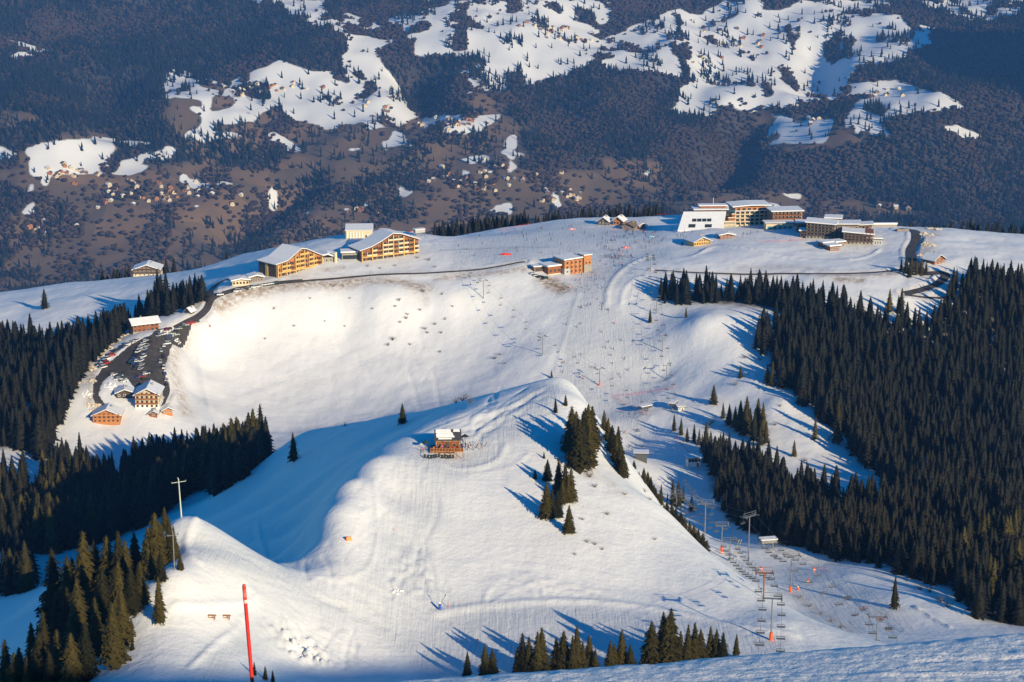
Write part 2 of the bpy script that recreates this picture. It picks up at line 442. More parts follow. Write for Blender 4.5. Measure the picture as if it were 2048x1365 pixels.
# groomed and skied ground: (photo polygon, d0)
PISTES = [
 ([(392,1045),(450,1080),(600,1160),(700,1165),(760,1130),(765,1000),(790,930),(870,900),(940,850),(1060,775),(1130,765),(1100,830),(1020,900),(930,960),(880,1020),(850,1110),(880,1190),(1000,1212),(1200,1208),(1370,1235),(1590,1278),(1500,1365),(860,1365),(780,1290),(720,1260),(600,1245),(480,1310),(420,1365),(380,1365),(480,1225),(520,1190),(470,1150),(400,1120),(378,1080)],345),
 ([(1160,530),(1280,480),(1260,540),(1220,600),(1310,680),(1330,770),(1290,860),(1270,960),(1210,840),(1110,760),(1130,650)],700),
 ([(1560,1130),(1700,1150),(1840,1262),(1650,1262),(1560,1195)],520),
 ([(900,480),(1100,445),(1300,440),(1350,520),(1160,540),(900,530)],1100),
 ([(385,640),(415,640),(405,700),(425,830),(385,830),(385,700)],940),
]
ny, nxc = 590, 640
_yy = 330 * np.exp(np.linspace(0, math.log(1490 / 330), ny))
TY = np.repeat(_yy[:, None], nxc, 1)
TX = np.linspace(-1, 1, nxc)[None, :] * (0.31 * TY + 25)
TZ = base_h(TX, TY)
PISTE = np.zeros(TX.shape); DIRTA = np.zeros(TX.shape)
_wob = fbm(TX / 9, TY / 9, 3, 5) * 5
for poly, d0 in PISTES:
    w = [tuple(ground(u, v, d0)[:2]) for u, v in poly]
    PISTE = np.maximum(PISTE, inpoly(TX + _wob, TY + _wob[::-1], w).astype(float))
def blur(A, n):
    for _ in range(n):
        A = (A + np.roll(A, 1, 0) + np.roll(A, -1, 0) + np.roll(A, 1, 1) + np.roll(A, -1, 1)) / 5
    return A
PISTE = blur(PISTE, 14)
rough_amp = np.clip(1.0 - 0.8 * PISTE, 0, 1)
_calm = np.clip((TY - 620) / 120, 0.22, 1)
TZ = TZ + _calm * fbm(TX / 38, TY / 38, 3, 3) * 1.1 * (0.35 + 0.65 * rough_amp) + _calm * (fbm(TX / 7, TY / 7, 3, 9) * 0.24 * rough_amp + fbm(TX / 17, TY / 17, 2, 29) * 0.28 * rough_amp) + fbm(TX / 3, TY / 12, 2, 19) * 0.07
def _near(line, reach):
    a = np.array(line); x0, y0 = a.min(0) - reach; x1, y1 = a.max(0) + reach
    return (TX > x0) & (TX < x1) & (TY > y0) & (TY < y1)
_r = random.Random(5)
def s_track(u0, v0, u1, v1, amp, turns, hgt=-.24, w=.36):
    n = max(6, turns * 4); a_ = _r.uniform(0, 6.28)
    return ([(u0 + (u1 - u0) * i / n + amp * math.sin(a_ + i / n * turns * 6.28), v0 + (v1 - v0) * i / n) for i in range(n + 1)], w, hgt)
for i in range(16): BERMS.append(s_track(_r.uniform(980, 1110), _r.uniform(775, 830), _r.uniform(840, 960), _r.uniform(860, 890), 5, 2))
for i in range(10): BERMS.append(s_track(_r.uniform(700, 860), _r.uniform(905, 950), _r.uniform(680, 800), _r.uniform(1060, 1130), 8, 3, -.10))
for i in range(9): BERMS.append(s_track(_r.uniform(980, 1100), _r.uniform(1150, 1165), _r.uniform(1010, 1250), _r.uniform(1180, 1200), 6, 1, .22))
for i in range(12): BERMS.append(s_track(_r.uniform(780, 870), _r.uniform(1090, 1120), _r.uniform(760, 900), _r.uniform(1165, 1200), 6, 2))
for i in range(10): BERMS.append(s_track(_r.uniform(450, 700), _r.uniform(1090, 1180), _r.uniform(600, 900), _r.uniform(1200, 1290), 5, 1))
for i in range(8): BERMS.append(s_track(_r.uniform(560, 720), _r.uniform(1240, 1265), _r.uniform(620, 790), _r.uniform(1310, 1340), 3, 1, -.26))
for i in range(14): BERMS.append(s_track(_r.uniform(420, 900), _r.uniform(600, 690), _r.uniform(450, 1050), _r.uniform(720, 830), 9, 2, -.2, .5))
for pts, w, hgt in BERMS:
    l = [tuple(p) for p in smooth_line(gline(pts), 5)]
    k = _near(l, w * 4)
    d = seg_dist(TX[k], TY[k], l)
    n = 0.7 + 0.6 * vnoise(TX[k] / 2.5, TY[k] / 2.5, 4)
    w2 = np.maximum(w, TY[k] * 0.0011)
    TZ[k] += hgt * n * np.exp(-(d / w2) ** 2)
for pts, w, s in DIRT:
    l = gline(pts); k = _near(l, w * 3)
    d = seg_dist(TX[k], TY[k], l)
    DIRTA[k] = np.maximum(DIRTA[k], s * np.exp(-(d / w) ** 2))

# churned heap of snow blocks near the marker pole, broken ground under the hill face
for (u, v, R, A) in [(598, 1290, 6.5, 1.5), (560, 1268, 4.0, .8), (625, 1315, 4.0, 1.3), (810, 1170, 7.0, .5), (840, 1150, 6.0, .35)]:
    g = ground(u, v); k = _near([tuple(g[:2])], R * 2)
    d = np.hypot(TX[k] - g[0], TY[k] - g[1]); n = fbm(TX[k] / 1.7, TY[k] / 1.7, 3, 87)
    TZ[k] += A * np.exp(-(d / R) ** 2) * (np.abs(n) * 1.6 - .15)
# roads and car park: photo centre lines and half widths; the ground is levelled across them
ROADS = {
 'rim_road': ([(1050,524),(1000,533),(930,542),(850,547),(760,550),(690,556),(640,560),(600,563)],1.1),
 'valley_road': ([(606,562),(560,566),(500,574),(460,583),(425,598),(412,620),(385,640),(350,658)],2.1),
 'chalet_loop_road': ([(424,600),(420,585),(430,572),(450,560),(470,556)],2.2),
 'access_road': ([(1800,458),(1828,462),(1832,480),(1822,500),(1825,520),(1840,540),(1850,552)],3.0),
 'lower_access_road': ([(1850,548),(1890,548),(1880,565),(1850,578),(1810,588)],2.8),
 'forest_road': ([(1310,541),(1370,545),(1450,548),(1560,548),(1650,548),(1740,546),(1800,540),(1835,534)],1.3),
 'meadow_track': ([(1810,590),(1860,596),(1935,598)],1.0),
 'chalet_lane': ([(318,745),(330,775),(322,800),(318,818)],2.6),
}
ROADW = {}
for k, (pts, hw) in ROADS.items():
    l = smooth_line(gline(pts, 900), 6)
    ROADW[k] = (l, hw)
CARPARK_PX = [(352,658),(385,648),(378,668),(345,690),(335,720),(330,745),(335,770),(322,800),(312,800),(316,770),(300,765),(268,775),(250,752),(225,748),(205,765),(198,790),(215,820),(200,822),(184,795),(186,765),(205,735),(235,712),(262,690),(300,672)]
CARPARK = [tuple(ground(u, v, 900)[:2]) for u, v in CARPARK_PX]
flat = np.zeros(TX.shape)
for l, hw in ROADW.values():
    ll = [tuple(p) for p in l]; k = _near(ll, 14)
    d = seg_dist(TX[k], TY[k], ll)
    f = np.clip(1 - (d - hw - 0.5) / 2.5, 0, 1)
    flat[k] = np.maximum(flat[k], f)
    # ploughed snow banks beside the road
    TZ[k] += 0.9 * np.exp(-((d - hw - 2.2) / 1.1) ** 2) * (0.4 + 0.9 * vnoise(TX[k] / 4, TY[k] / 4, 8))
    DIRTA[k] = np.maximum(DIRTA[k], 0.5 * np.exp(-((d - hw - 1.5) / 1.6) ** 2))
cp = inpoly(TX, TY, CARPARK)
flat = np.maximum(flat, cp)
TZ = TZ * (1 - flat) + (base_h(TX, TY) - 0.12) * flat
# needles, twigs and painted canopy shade darken the snow inside the dense woods
LITTER_SHADE = np.zeros(TX.shape)
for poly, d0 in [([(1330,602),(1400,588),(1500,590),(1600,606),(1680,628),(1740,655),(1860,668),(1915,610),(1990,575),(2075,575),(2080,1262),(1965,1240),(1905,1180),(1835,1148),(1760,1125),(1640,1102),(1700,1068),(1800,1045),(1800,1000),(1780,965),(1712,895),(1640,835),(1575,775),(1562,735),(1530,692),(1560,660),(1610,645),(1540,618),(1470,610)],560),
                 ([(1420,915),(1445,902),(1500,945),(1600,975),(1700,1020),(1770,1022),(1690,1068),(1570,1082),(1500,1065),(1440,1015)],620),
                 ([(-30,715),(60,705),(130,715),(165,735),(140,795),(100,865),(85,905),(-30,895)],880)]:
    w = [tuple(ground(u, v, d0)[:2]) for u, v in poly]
    LITTER_SHADE = np.maximum(LITTER_SHADE, inpoly(TX + _wob, TY - _wob, w))
LITTER_SHADE = blur(LITTER_SHADE, 4) * np.clip(0.85 + 0.6 * fbm(TX / 9, TY / 9, 3, 121), .3, .95)
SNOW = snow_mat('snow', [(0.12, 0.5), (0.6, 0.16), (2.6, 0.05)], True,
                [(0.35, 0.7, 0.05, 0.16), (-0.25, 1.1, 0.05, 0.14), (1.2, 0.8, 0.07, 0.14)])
link('snow_ground', grid_mesh('snow_ground', TX, TY, TZ, {'piste': PISTE, 'litter_shade': LITTER_SHADE, 'dirt': np.clip(DIRTA, 0, 1.9)}), None, SNOW, kind='structure')

def hmid(x, y):
    """height of the finished snow surface at one spot or many (bilinear on the built grid)"""
    x = np.asarray(x, float); y = np.asarray(y, float)
    fy = np.clip(np.log(y / 330) / math.log(1490 / 330) * (ny - 1), 0, ny - 1.001)
    fx = np.clip((x / (0.31 * y + 25) + 1) / 2 * (nxc - 1), 0, nxc - 1.001)
    iy = fy.astype(int); ix = fx.astype(int); fy = fy - iy; fx = fx - ix
    return (TZ[iy, ix] * (1 - fx) + TZ[iy, ix + 1] * fx) * (1 - fy) + (TZ[iy + 1, ix] * (1 - fx) + TZ[iy + 1, ix + 1] * fx) * fy

def spot(u, v, d0=345.0, d1=1495.0, dz=0.0):
    g = ground(u, v, d0, d1)
    return Vector((g[0], g[1], float(hmid(g[0], g[1])) + dz))

ASPHALT = mat('asphalt', (0.055, 0.048, 0.046), 0.85, 0.35, 0.25)
def ribbon(l, hw, name, m, lift=0.10):
    l = np.array(l); t = np.gradient(l, axis=0); t /= np.linalg.norm(t, axis=1)[:, None] + 1e-9
    nrm = np.c_[-t[:, 1], t[:, 0]]
    cols = []
    for s in np.linspace(-1, 1, 7):
        p = l + nrm * hw * s
        cols.append(np.c_[p, base_h(p[:, 0], p[:, 1]) + lift])
    A = np.stack(cols, 1)
    return link(name, grid_mesh(name, A[..., 0], A[..., 1], A[..., 2]), None, m, kind='structure')
for i, (k, (l, hw)) in enumerate(ROADW.items()):
    ribbon(l, hw, k, ASPHALT, 0.10 + 0.006 * i)

def drape(poly, cell, name, m, lift):
    a = np.array(poly); x0, y0 = a.min(0); x1, y1 = a.max(0)
    gx, gy = np.meshgrid(np.arange(x0, x1, cell), np.arange(y0, y1, cell))
    gz = base_h(gx, gy) + lift
    nr, nc = gx.shape
    c = inpoly(gx[:-1, :-1] + cell / 2, gy[:-1, :-1] + cell / 2, poly)
    i = np.arange(nr * nc).reshape(nr, nc)
    q = np.stack([i[:-1, :-1], i[:-1, 1:], i[1:, 1:], i[1:, :-1]], -1)[c]
    used = np.unique(q); mp = np.full(nr * nc, -1); mp[used] = np.arange(len(used))
    me = bpy.data.meshes.new(name); me.vertices.add(len(used))
    me.vertices.foreach_set('co', np.stack([gx.ravel()[used], gy.ravel()[used], gz.ravel()[used]], -1).ravel().astype(np.float32))
    set_faces(me, mp[q])
    return link(name, me, None, m, kind='structure')
drape(CARPARK, 0.7, 'car_park', ASPHALT, 0.16)

# ------------------------------------------------------------------ the camera's own slope in the foreground
def lip_y(x): return 7.26 + 0.327 * x
def hnear(x, y):
    e = y - lip_y(x)
    # gentle shelf under the skis, then the slope rolls over and drops away
    drop = 0.43 * 0.5 * (np.sqrt(e * e + 0.012) + e)
    return HC - 1.785 - 0.20 * y - drop
_ny = np.concatenate([np.linspace(-12, 5.4, 26), np.linspace(5.42, 10.2, 240), np.linspace(10.4, 40, 60), np.linspace(42, 250, 40)])
NY = np.repeat(_ny[:, None], 440, 1)
_hw = np.where(NY < 10.5, 0.29 * np.abs(NY) + 0.9, 0.29 * 10.5 + 0.9 + (NY - 10.5) * 0.75)
NX = np.linspace(-1, 1, 440)[None, :] * _hw
NZ = hnear(NX, NY) + fbm(NX / 2.5, NY / 2.5, 3, 2) * 0.03 + fbm(NX / 0.22, NY / 0.22, 2, 12) * 0.005 + fbm(NX / 0.04, NY / 0.04, 2, 15) * 0.005
for (xa, ya, xb, yb, hh) in [(0.8, 6.72, 2.6, 6.95, -.016), (0.85, 6.77, 2.6, 7.0, .011), (1.1, 6.66, 2.6, 6.85, -.014), (1.4, 7.1, 2.6, 7.3, .008), (1.7, 7.4, 2.6, 7.5, -.008)]:
    NZ += hh * (0.5 + vnoise(NX / .3, NY / .3, 3)) * np.exp(-(seg_dist(NX, NY, [(xa, ya), (xb, yb)]) / 0.03) ** 2)
SNOW_NEAR = snow_mat('snow_wind_packed', [(3.0, 0.025), (18.0, 0.012), (70.0, 0.006)], False)
link('foreground_snow_slope', grid_mesh('foreground_snow_slope', NX, NY, NZ), None, SNOW_NEAR, kind='structure')

# the rest of the camera's mountain: a broad shoulder to the right, outside the view, whose shadow reaches the foot of the hill
qy, qx = np.meshgrid(np.linspace(-160, 150, 50), np.linspace(18, 640, 80), indexing='ij')
crest = np.minimum(244.0 - 0.022 * (qx - 214), 236 + 0.05 * qx) + 3 * fbm(qx / 60, qx / 60, 2, 3)
qz = crest - np.where(qy > -10, (qy + 10) * 0.62, (-10 - qy) * 0.12) + 1.5 * fbm(qx / 25, qy / 25, 3, 9)
qz = np.where(qx < 40, np.minimum(qz, hnear(qx, np.maximum(qy, 0)) - 1.0), qz)
link('mountain_shoulder', grid_mesh('mountain_shoulder', qx, qy, qz), None, SNOW_NEAR, kind='structure')
# ------------------------------------------------------------------ the far side of the valley
FAR_PROF = [(3500, -760), (4200, -770), (4450, -752), (4700, -719), (4850, -684), (5020, -650), (5380, -570), (5780, -478), (6230, -372), (6750, -252), (7300, -120), (8200, 60)]
_fp = np.array(FAR_PROF, float)
def far_h(x, y):
    z = np.interp(y + 40 * fbm(x / 700, y / 700, 2, 31), _fp[:, 0], _fp[:, 1])
    k = np.clip((y - 4300) / 900, 0.25, 1)
    z = z + k * (fbm(x / 620, y / 900, 4, 41) * 85 + fbm(x / 230, y / 380, 3, 51) * 30)
    # two gullies running down the slope
    for gx0, gy0, gx1, gy1, w, d in [(-300, 6020, -262, 5600, 85, 105), (700, 5680, 570, 5230, 90, 85), (-610, 5120, -720, 4820, 95, 75), (180, 5900, 130, 5500, 110, 60), (-1250, 5900, -1150, 5450, 120, 70), (1000, 6300, 930, 5900, 90, 60)]:
        z = z - d * np.exp(-(seg_dist(x, y, [(gx0, gy0), (gx1, gy1)]) / w) ** 2)
    # wooded shoulder at the right
    z = z + 95 * np.exp(-(seg_dist(x, y, [(1150, 5350), (1500, 5650), (1950, 6050)]) / 230) ** 2)
    z = z + 60 * np.exp(-(seg_dist(x, y, [(-1500, 5300), (-1000, 5550)]) / 260) ** 2)
    return z
fy_ = np.linspace(3900, 7350, 390)
FY = np.repeat(fy_[:, None], 480, 1)
FX = np.linspace(-1, 1, 480)[None, :] * (0.285 * FY + 160)
FZ = far_h(FX, FY)
def far_spot(u, v):
    D = np.arange(4000, 7340, 6.0); t = tan_dep(v); z = HC - D * t
    x = (u - 1024.0) / FPX * (D * CP + (HC - z) * SP)
    b = z < far_h(x, D)
    i = int(np.argmax(b)) if b.any() else len(D) - 1
    return np.array([x[i], D[i], float(far_h(x[i], D[i]))])

FAR_SNOW = [
 [(545,0),(640,0),(665,30),(700,62),(660,72),(632,52),(590,30)],[(690,25),(715,30),(755,45),(760,58),(720,62),(690,50)],
 [(795,55),(860,20),(930,8),(1000,5),(1080,15),(1150,45),(1180,55),(1210,75),(1240,90),(1190,115),(1170,140),(1090,135),(1050,150),(1000,165),(950,180),(940,165),(925,145),(960,130),(1000,122),(920,112),(860,110),(810,110),(830,80),(800,65)],
 [(1000,0),(1120,0),(1150,40),(1060,50),(990,30)],[(340,140),(365,150),(440,185),(420,200),(350,195),(315,178)],
 [(450,165),(540,130),(580,140),(575,160),(500,170),(460,172)],[(590,140),(660,150),(700,190),(700,220),(660,250),(590,245),(560,215),(540,195),(590,165)],
 [(420,235),(470,215),(530,235),(520,245),(440,248),(405,250)],[(370,270),(440,262),(480,275),(430,285)],[(550,265),(610,300),(580,302),(520,275)],
 [(60,320),(120,295),(185,280),(215,290),(210,315),(160,335),(100,345)],[(225,330),(290,305),(360,308),(330,320),(240,335)],[(350,362),(400,358),(475,370),(400,373)],
 [(700,95),(745,85),(770,130),(810,170),(820,200),(770,240),(700,240),(690,210),(740,190),(720,130)],[(770,280),(800,265),(840,285),(830,292),(780,292)],
 [(910,318),(960,313),(990,320),(940,326)],[(1010,302),(1050,305),(1060,312),(1010,308)],
 [(1200,75),(1260,60),(1300,40),(1350,20),(1400,40),(1450,60),(1380,95),(1320,120),(1260,105)],
 [(1400,60),(1500,40),(1560,20),(1620,0),(1700,5),(1780,30),(1830,50),(1870,55),(1800,75),(1720,60),(1780,100),(1700,130),(1660,170),(1670,190),(1600,200),(1500,200),(1420,220),(1340,225),(1380,190),(1400,150),(1300,140),(1370,110)],
 [(1830,0),(2048,0),(2048,25),(1960,35),(1900,30)],[(1740,180),(1790,165),(1830,190),(1880,185),(1930,215),(1850,225),(1780,235),(1730,240),(1700,210)],
 [(1550,260),(1600,250),(1640,262),(1580,268)],[(1690,250),(1760,245),(1800,275),(1740,270)],[(1880,252),(1930,258),(1960,275),(1900,270)],
 [(15,78),(60,88),(95,102),(30,122),(18,112),(58,101)],[(0,285),(40,310),(0,322)],[(900,240),(990,232),(960,250),(880,265)],[(1080,358),(1110,360),(1090,364)],[(990,412),(1022,402),(1012,425),(970,428)],
 [(1335,215),(1440,190),(1420,215),(1350,228)],[(480,0),(540,0),(520,12)],[(690,295),(730,290),(700,302)],
]
FAR_FIELD = [
 [(0,340),(250,345),(420,320),(520,335),(600,300),(700,270),(760,250),(900,290),(1000,300),(1060,300),(1080,340),(1110,420),(1060,470),(700,490),(400,570),(0,640)],
 [(560,255),(700,245),(850,235),(1010,215),(1060,300),(900,295),(700,290),(600,310)],[(330,205),(420,195),(560,215),(520,300),(400,320),(330,260)],[(1090,335),(1200,345),(1330,370),(1330,410),(1110,420)],[(1500,240),(1640,225),(1740,290),(1560,310)],[(1340,380),(1620,390),(1620,430),(1340,420)],
 [(30,310),(120,270),(210,270),(240,300),(200,350),(60,350)],[(320,185),(430,180),(440,210),(340,215)],[(600,230),(760,240),(800,255),(700,270),(600,260)],
 [(0,225),(50,225),(90,240),(40,255),(0,250)],[(1200,320),(1340,325),(1340,375),(1230,375)],[(1640,400),(1780,405),(1880,430),(1640,440)],[(400,165),(470,180),(480,215),(400,205)],[(930,180),(1010,210),(1000,240),(930,225)],
]
FAR_COPSE = [[(560,370),(650,345),(650,400),(570,440),(500,470),(485,420)],[(0,360),(60,385),(170,425),(170,470),(60,500),(0,545)],[(420,290),(560,290),(560,345),(430,330)],
 [(720,360),(830,350),(860,385),(760,400)],[(720,395),(800,400),(820,440),(720,425)],[(880,350),(1000,360),(980,385),(900,380)],[(1040,330),(1110,300),(1140,400),(1080,390)],[(850,200),(960,225),(950,260),(1000,290),(860,290)]]
FAR_MIXED = [[(780,40),(860,0),(1260,0),(1240,60),(1330,20),(1420,0),(2060,0),(2060,30),(1900,60),(1800,120),(1700,140),(1670,200),(1560,215),(1420,235),(1330,225),(1370,160),(1290,140),(1200,150),(1130,150),(1000,190),(925,180),(930,130),(840,115)],
 [(690,70),(780,80),(830,160),(830,230),(800,260),(690,250),(640,262),(540,250),(500,270),(420,290),(360,280),(400,235),(330,200),(340,140),(440,165),(560,125),(690,150)],
 [(1690,165),(1790,160),(1960,215),(1960,280),(1760,285),(1690,260)],[(840,235),(1000,230),(960,265),(860,270)],[(1530,230),(1660,235),(1650,290),(1540,290)],[(60,290),(220,275),(370,300),(300,345),(60,350)]]
def far_masks(x, y, z, wob=True):
    u, v = proj(x, y, z)
    if wob:
        du = fbm(x / 70, y / 110, 4, 61); dv = fbm(x / 70, y / 110, 4, 71)
    else: du = dv = 0
    us, vs = u + 22 * du, v + 8.0 * dv
    s = np.zeros(np.shape(u), bool); f = np.zeros(np.shape(u), bool); c = np.zeros(np.shape(u), bool)
    for p in FAR_SNOW: s |= inpoly(us, vs, p)
    for p in FAR_FIELD: f |= inpoly(us, vs, p)
    for p in FAR_COPSE: c |= inpoly(us, vs, p)
    mixed = np.zeros(np.shape(u), bool)
    for p in FAR_MIXED: mixed |= inpoly(us, vs, p)
    s |= mixed & (fbm(x / 130, y / 170, 4, 95) < 0.10)
    # scattered smaller openings and hedgerows
    n = fbm(x / 120, y / 240, 3, 81)
    s |= (n > 0.30) & (v < 250) & (v > 20) & (fbm(x / 900, y / 900, 2, 91) > -0.05) & (u > 550) & (u < 1660)
    s |= f & (fbm(x / 60, y / 200, 3, 83) > 0.50) & (v < 430)
    s &= ~(fbm(x / 55, y / 140, 3, 85) > 0.42)
    return u, v, s, f & ~s, c & ~s
_u, _v, _s, _f, _c = far_masks(FX, FY, FZ)
FARG, nt, b = new_mat('far_slope_ground')
tc = nd(nt, 'ShaderNodeTexCoord')
n1 = nd(nt, 'ShaderNodeTexNoise', Scale=0.012, Detail=9.0, Roughness=0.65); nt.links.new(tc.outputs['Object'], n1.inputs['Vector'])
n2 = nd(nt, 'ShaderNodeTexNoise', Scale=0.0025, Detail=3.0); nt.links.new(tc.outputs['Object'], n2.inputs['Vector'])
vo = nd(nt, 'ShaderNodeTexVoronoi', Scale=0.007); nt.links.new(tc.outputs['Object'], vo.inputs['Vector'])
sx = nd(nt, 'ShaderNodeSeparateColor'); nt.links.new(vo.outputs['Color'], sx.inputs[0])
fa = nd(nt, 'ShaderNodeMath', operation='MULTIPLY_ADD'); fa.inputs[1].default_value = 0.6; nt.links.new(sx.outputs[0], fa.inputs[0])
fh = nd(nt, 'ShaderNodeMath', operation='MULTIPLY'); fh.inputs[1].default_value = 0.45; nt.links.new(n1.outputs['Fac'], fh.inputs[0]); nt.links.new(fh.outputs[0], fa.inputs[2])
fl = nd(nt, 'ShaderNodeMix', data_type='RGBA'); fl.inputs[6].default_value = (0.10, 0.075, 0.045, 1); fl.inputs[7].default_value = (0.23, 0.135, 0.065, 1); nt.links.new(fa.outputs[0], fl.inputs[0])
fw = nd(nt, 'ShaderNodeMix', data_type='RGBA'); fw.inputs[6].default_value = (0.03, 0.026, 0.024, 1); fw.inputs[7].default_value = (0.075, 0.058, 0.05, 1); nt.links.new(n1.outputs['Fac'], fw.inputs[0])
af = nd(nt, 'ShaderNodeAttribute', attribute_name='field'); asn = nd(nt, 'ShaderNodeAttribute', attribute_name='snow')
m1 = nd(nt, 'ShaderNodeMix', data_type='RGBA'); nt.links.new(af.outputs['Fac'], m1.inputs[0]); nt.links.new(fw.outputs[2], m1.inputs[6]); nt.links.new(fl.outputs[2], m1.inputs[7])
ad = nd(nt, 'ShaderNodeMath', operation='ADD'); nt.links.new(asn.outputs['Fac'], ad.inputs[0]); nt.links.new(n1.outputs['Fac'], ad.inputs[1])
mr = nd(nt, 'ShaderNodeMapRange'); mr.inputs[1].default_value = 0.85; mr.inputs[2].default_value = 1.12; nt.links.new(ad.outputs[0], mr.inputs[0])
m2 = nd(nt, 'ShaderNodeMix', data_type='RGBA'); m2.inputs[7].default_value = (0.80, 0.79, 0.77, 1)
nt.links.new(mr.outputs[0], m2.inputs[0]); nt.links.new(m1.outputs[2], m2.inputs[6]); nt.links.new(m2.outputs[2], b.inputs['Base Color'])
b.inputs['Roughness'].default_value = 0.85
link('far_valley_slope', grid_mesh('far_valley_slope', FX, FY, FZ, {'snow': blur(_s.astype(float), 2), 'field': blur(_f.astype(float), 3)}), None, FARG, kind='structure')
# valley floor between the resort plateau and the far slope (hidden by the plateau's edge)
vy = np.linspace(1440, 3905, 30); VY = np.repeat(vy[:, None], 40, 1); VX = np.linspace(-1, 1, 40)[None, :] * (0.33 * VY + 200)
link('valley_floor', grid_mesh('valley_floor', VX, VY, np.interp(VY, [1440, 1700, 2400, 3300, 3905], [-135, -260, -600, -770, -790]), {'snow': VX * 0, 'field': VX * 0}), None, FARG, kind='structure')
# the mountain to the right of the view whose shadow lies over the shoulder
my, mx_ = np.meshgrid(np.linspace(3600, 6300, 60), np.linspace(1750, 3900, 50), indexing='ij')
mz = far_h(mx_, my) - 25 + 960 * np.exp(-((mx_ - 2380) / 480) ** 2 - ((my - 4850) / 620) ** 2) * (1 + 0.25 * fbm(mx_ / 400, my / 400, 3, 6))
mz = np.minimum(mz, 235)
link('mountain', grid_mesh('mountain', mx_, my, mz, {'snow': (mz > -200).astype(float), 'field': mx_ * 0}), None, FARG, kind='structure')

# ------------------------------------------------------------------ air
hm, nt, b = new_mat('haze_air')
nt.nodes.remove(b)
pv = nd(nt, 'ShaderNodeVolumePrincipled')
pv.inputs['Color'].default_value = (0.16, 0.42, 1.0, 1)
pv.inputs['Density'].default_value = 0.000044
nt.links.new(pv.outputs[0], nt.nodes['Material Output'].inputs['Volume'])
bm = bmesh.new(); bmesh.ops.create_cube(bm, size=1.0)
for vv in bm.verts: vv.co = Vector((vv.co.x * 9000, vv.co.y * 9000 + 4250, -420 + vv.co.z * 1380))
me = bpy.data.meshes.new('haze'); bm.to_mesh(me); bm.free()
HAZE = link('haze', me, None, hm, kind='stuff')
# ------------------------------------------------------------------ trees
def spruce_arrays(seed, whorls, nb, tw, R=0.17, core=0.5, bare=0.05):
    """unit-height spruce crown: drooping branch blades in whorls round a tapering core. returns verts, tris"""
    r = random.Random(seed)
    V, F = [], []
    # core that stops light passing through the middle
    n = 7 if tw else 5
    zs = [bare + 0.03, 0.3, 0.6, 0.9]
    for k, z in enumerate(zs):
        rad = R * core * (1 - z) ** 0.75 * (0.75 if k == 0 else 1.0)
        for j in range(n):
            a = j * 2 * math.pi / n + k * 0.4
            V.append((rad * math.cos(a) * r.uniform(.8, 1.2), rad * math.sin(a) * r.uniform(.8, 1.2), z + r.uniform(-.01, .01)))
    for k in range(3):
        for j in range(n):
            a, b_ = k * n + j, k * n + (j + 1) % n
            F += [(a, b_, b_ + n), (a, b_ + n, a + n)]
    V.append((r.uniform(-.004, .004), 0, 1.0)); t = len(V) - 1
    for j in range(n): F.append((3 * n + j, 3 * n + (j + 1) % n, t))
    for i in range(whorls):
        q = i / (whorls - 1)
        z0 = bare + 0.05 + (0.95 - bare - 0.05) * q ** 0.92
        prof = (1 - z0) ** 0.70 * (0.72 + 0.28 * min(1, z0 / 0.15))
        off = r.uniform(0, 6.28)
        m = max(4, int(nb * (0.55 + 0.45 * (1 - q))))
        for j in range(m):
            a = off + j * 2 * math.pi / m + r.uniform(-.25, .25)
            L = R * prof * r.uniform(0.68, 1.22) + 0.008
            dr = -L * r.uniform(0.25, 0.62)
            ca, sa = math.cos(a), math.sin(a)
            w = L * r.uniform(.20, .34)
            zz = z0 + r.uniform(-.012, .012)
            def P(d, s, h): return (ca * d - sa * s, sa * d + ca * s, zz + h)
            b0 = len(V)
            V += [P(0.02 * L, 0, 0.02), P(.55 * L, w, dr * .45), P(.6 * L, 0, dr * .28 + .006), P(.55 * L, -w, dr * .45), P(L, 0, dr)]
            F += [(b0, b0 + 2, b0 + 1), (b0, b0 + 3, b0 + 2), (b0 + 1, b0 + 2, b0 + 4), (b0 + 2, b0 + 3, b0 + 4)]
            for _ in range(tw):
                d = r.uniform(.35, .95) * L; s = r.choice((-1, 1)); h = dr * d / L
                b0 = len(V)
                V += [P(d, 0, h), P(d + .12 * L, s * L * r.uniform(.2, .45), h - L * r.uniform(.05, .25)), P(d - .1 * L, s * L * r.uniform(.05, .2), h - L * r.uniform(.12, .3))]
                F += [(b0, b0 + 1, b0 + 2)]
    return np.array(V, np.float32), np.array(F, np.int32)

def tri_mesh(name, V, F, smooth=False):
    me = bpy.data.meshes.new(name)
    me.vertices.add(len(V)); me.vertices.foreach_set('co', np.asarray(V, np.float32).ravel())
    set_faces(me, np.asarray(F, np.int32), smooth)
    return me

NEEDLE = foliage_mat('spruce_needles', (0.011, 0.013, 0.006), (0.072, 0.056, 0.015))
BARK = mat('bark', (0.07, 0.05, 0.035), 0.9, 0.3, 8.0)
def trunk_mesh(name, h=0.93, r0=0.014):
    V, F = [], []
    for k, z in enumerate((-0.06, 0.3, h)):
        rad = r0 * (1 - max(z, 0)) + 0.001
        for j in range(6):
            a = j * math.pi / 3; V.append((rad * math.cos(a), rad * math.sin(a), z))
    for k in range(2):
        for j in range(6):
            a, b_ = k * 6 + j, k * 6 + (j + 1) % 6
            F += [(a, b_, b_ + 6), (a, b_ + 6, a + 6)]
    return tri_mesh(name, V, F)
TRUNK = trunk_mesh('trunk'); TRUNK.materials.append(BARK)
HI = []; MID = []
for s in range(5):
    V, F = spruce_arrays(100 + s, 24, 10, 3, R=(0.16, 0.18, 0.20, 0.17, 0.21)[s], core=0.55)
    me = tri_mesh('spruce_crown', V, F); me.materials.append(NEEDLE); HI.append(me)
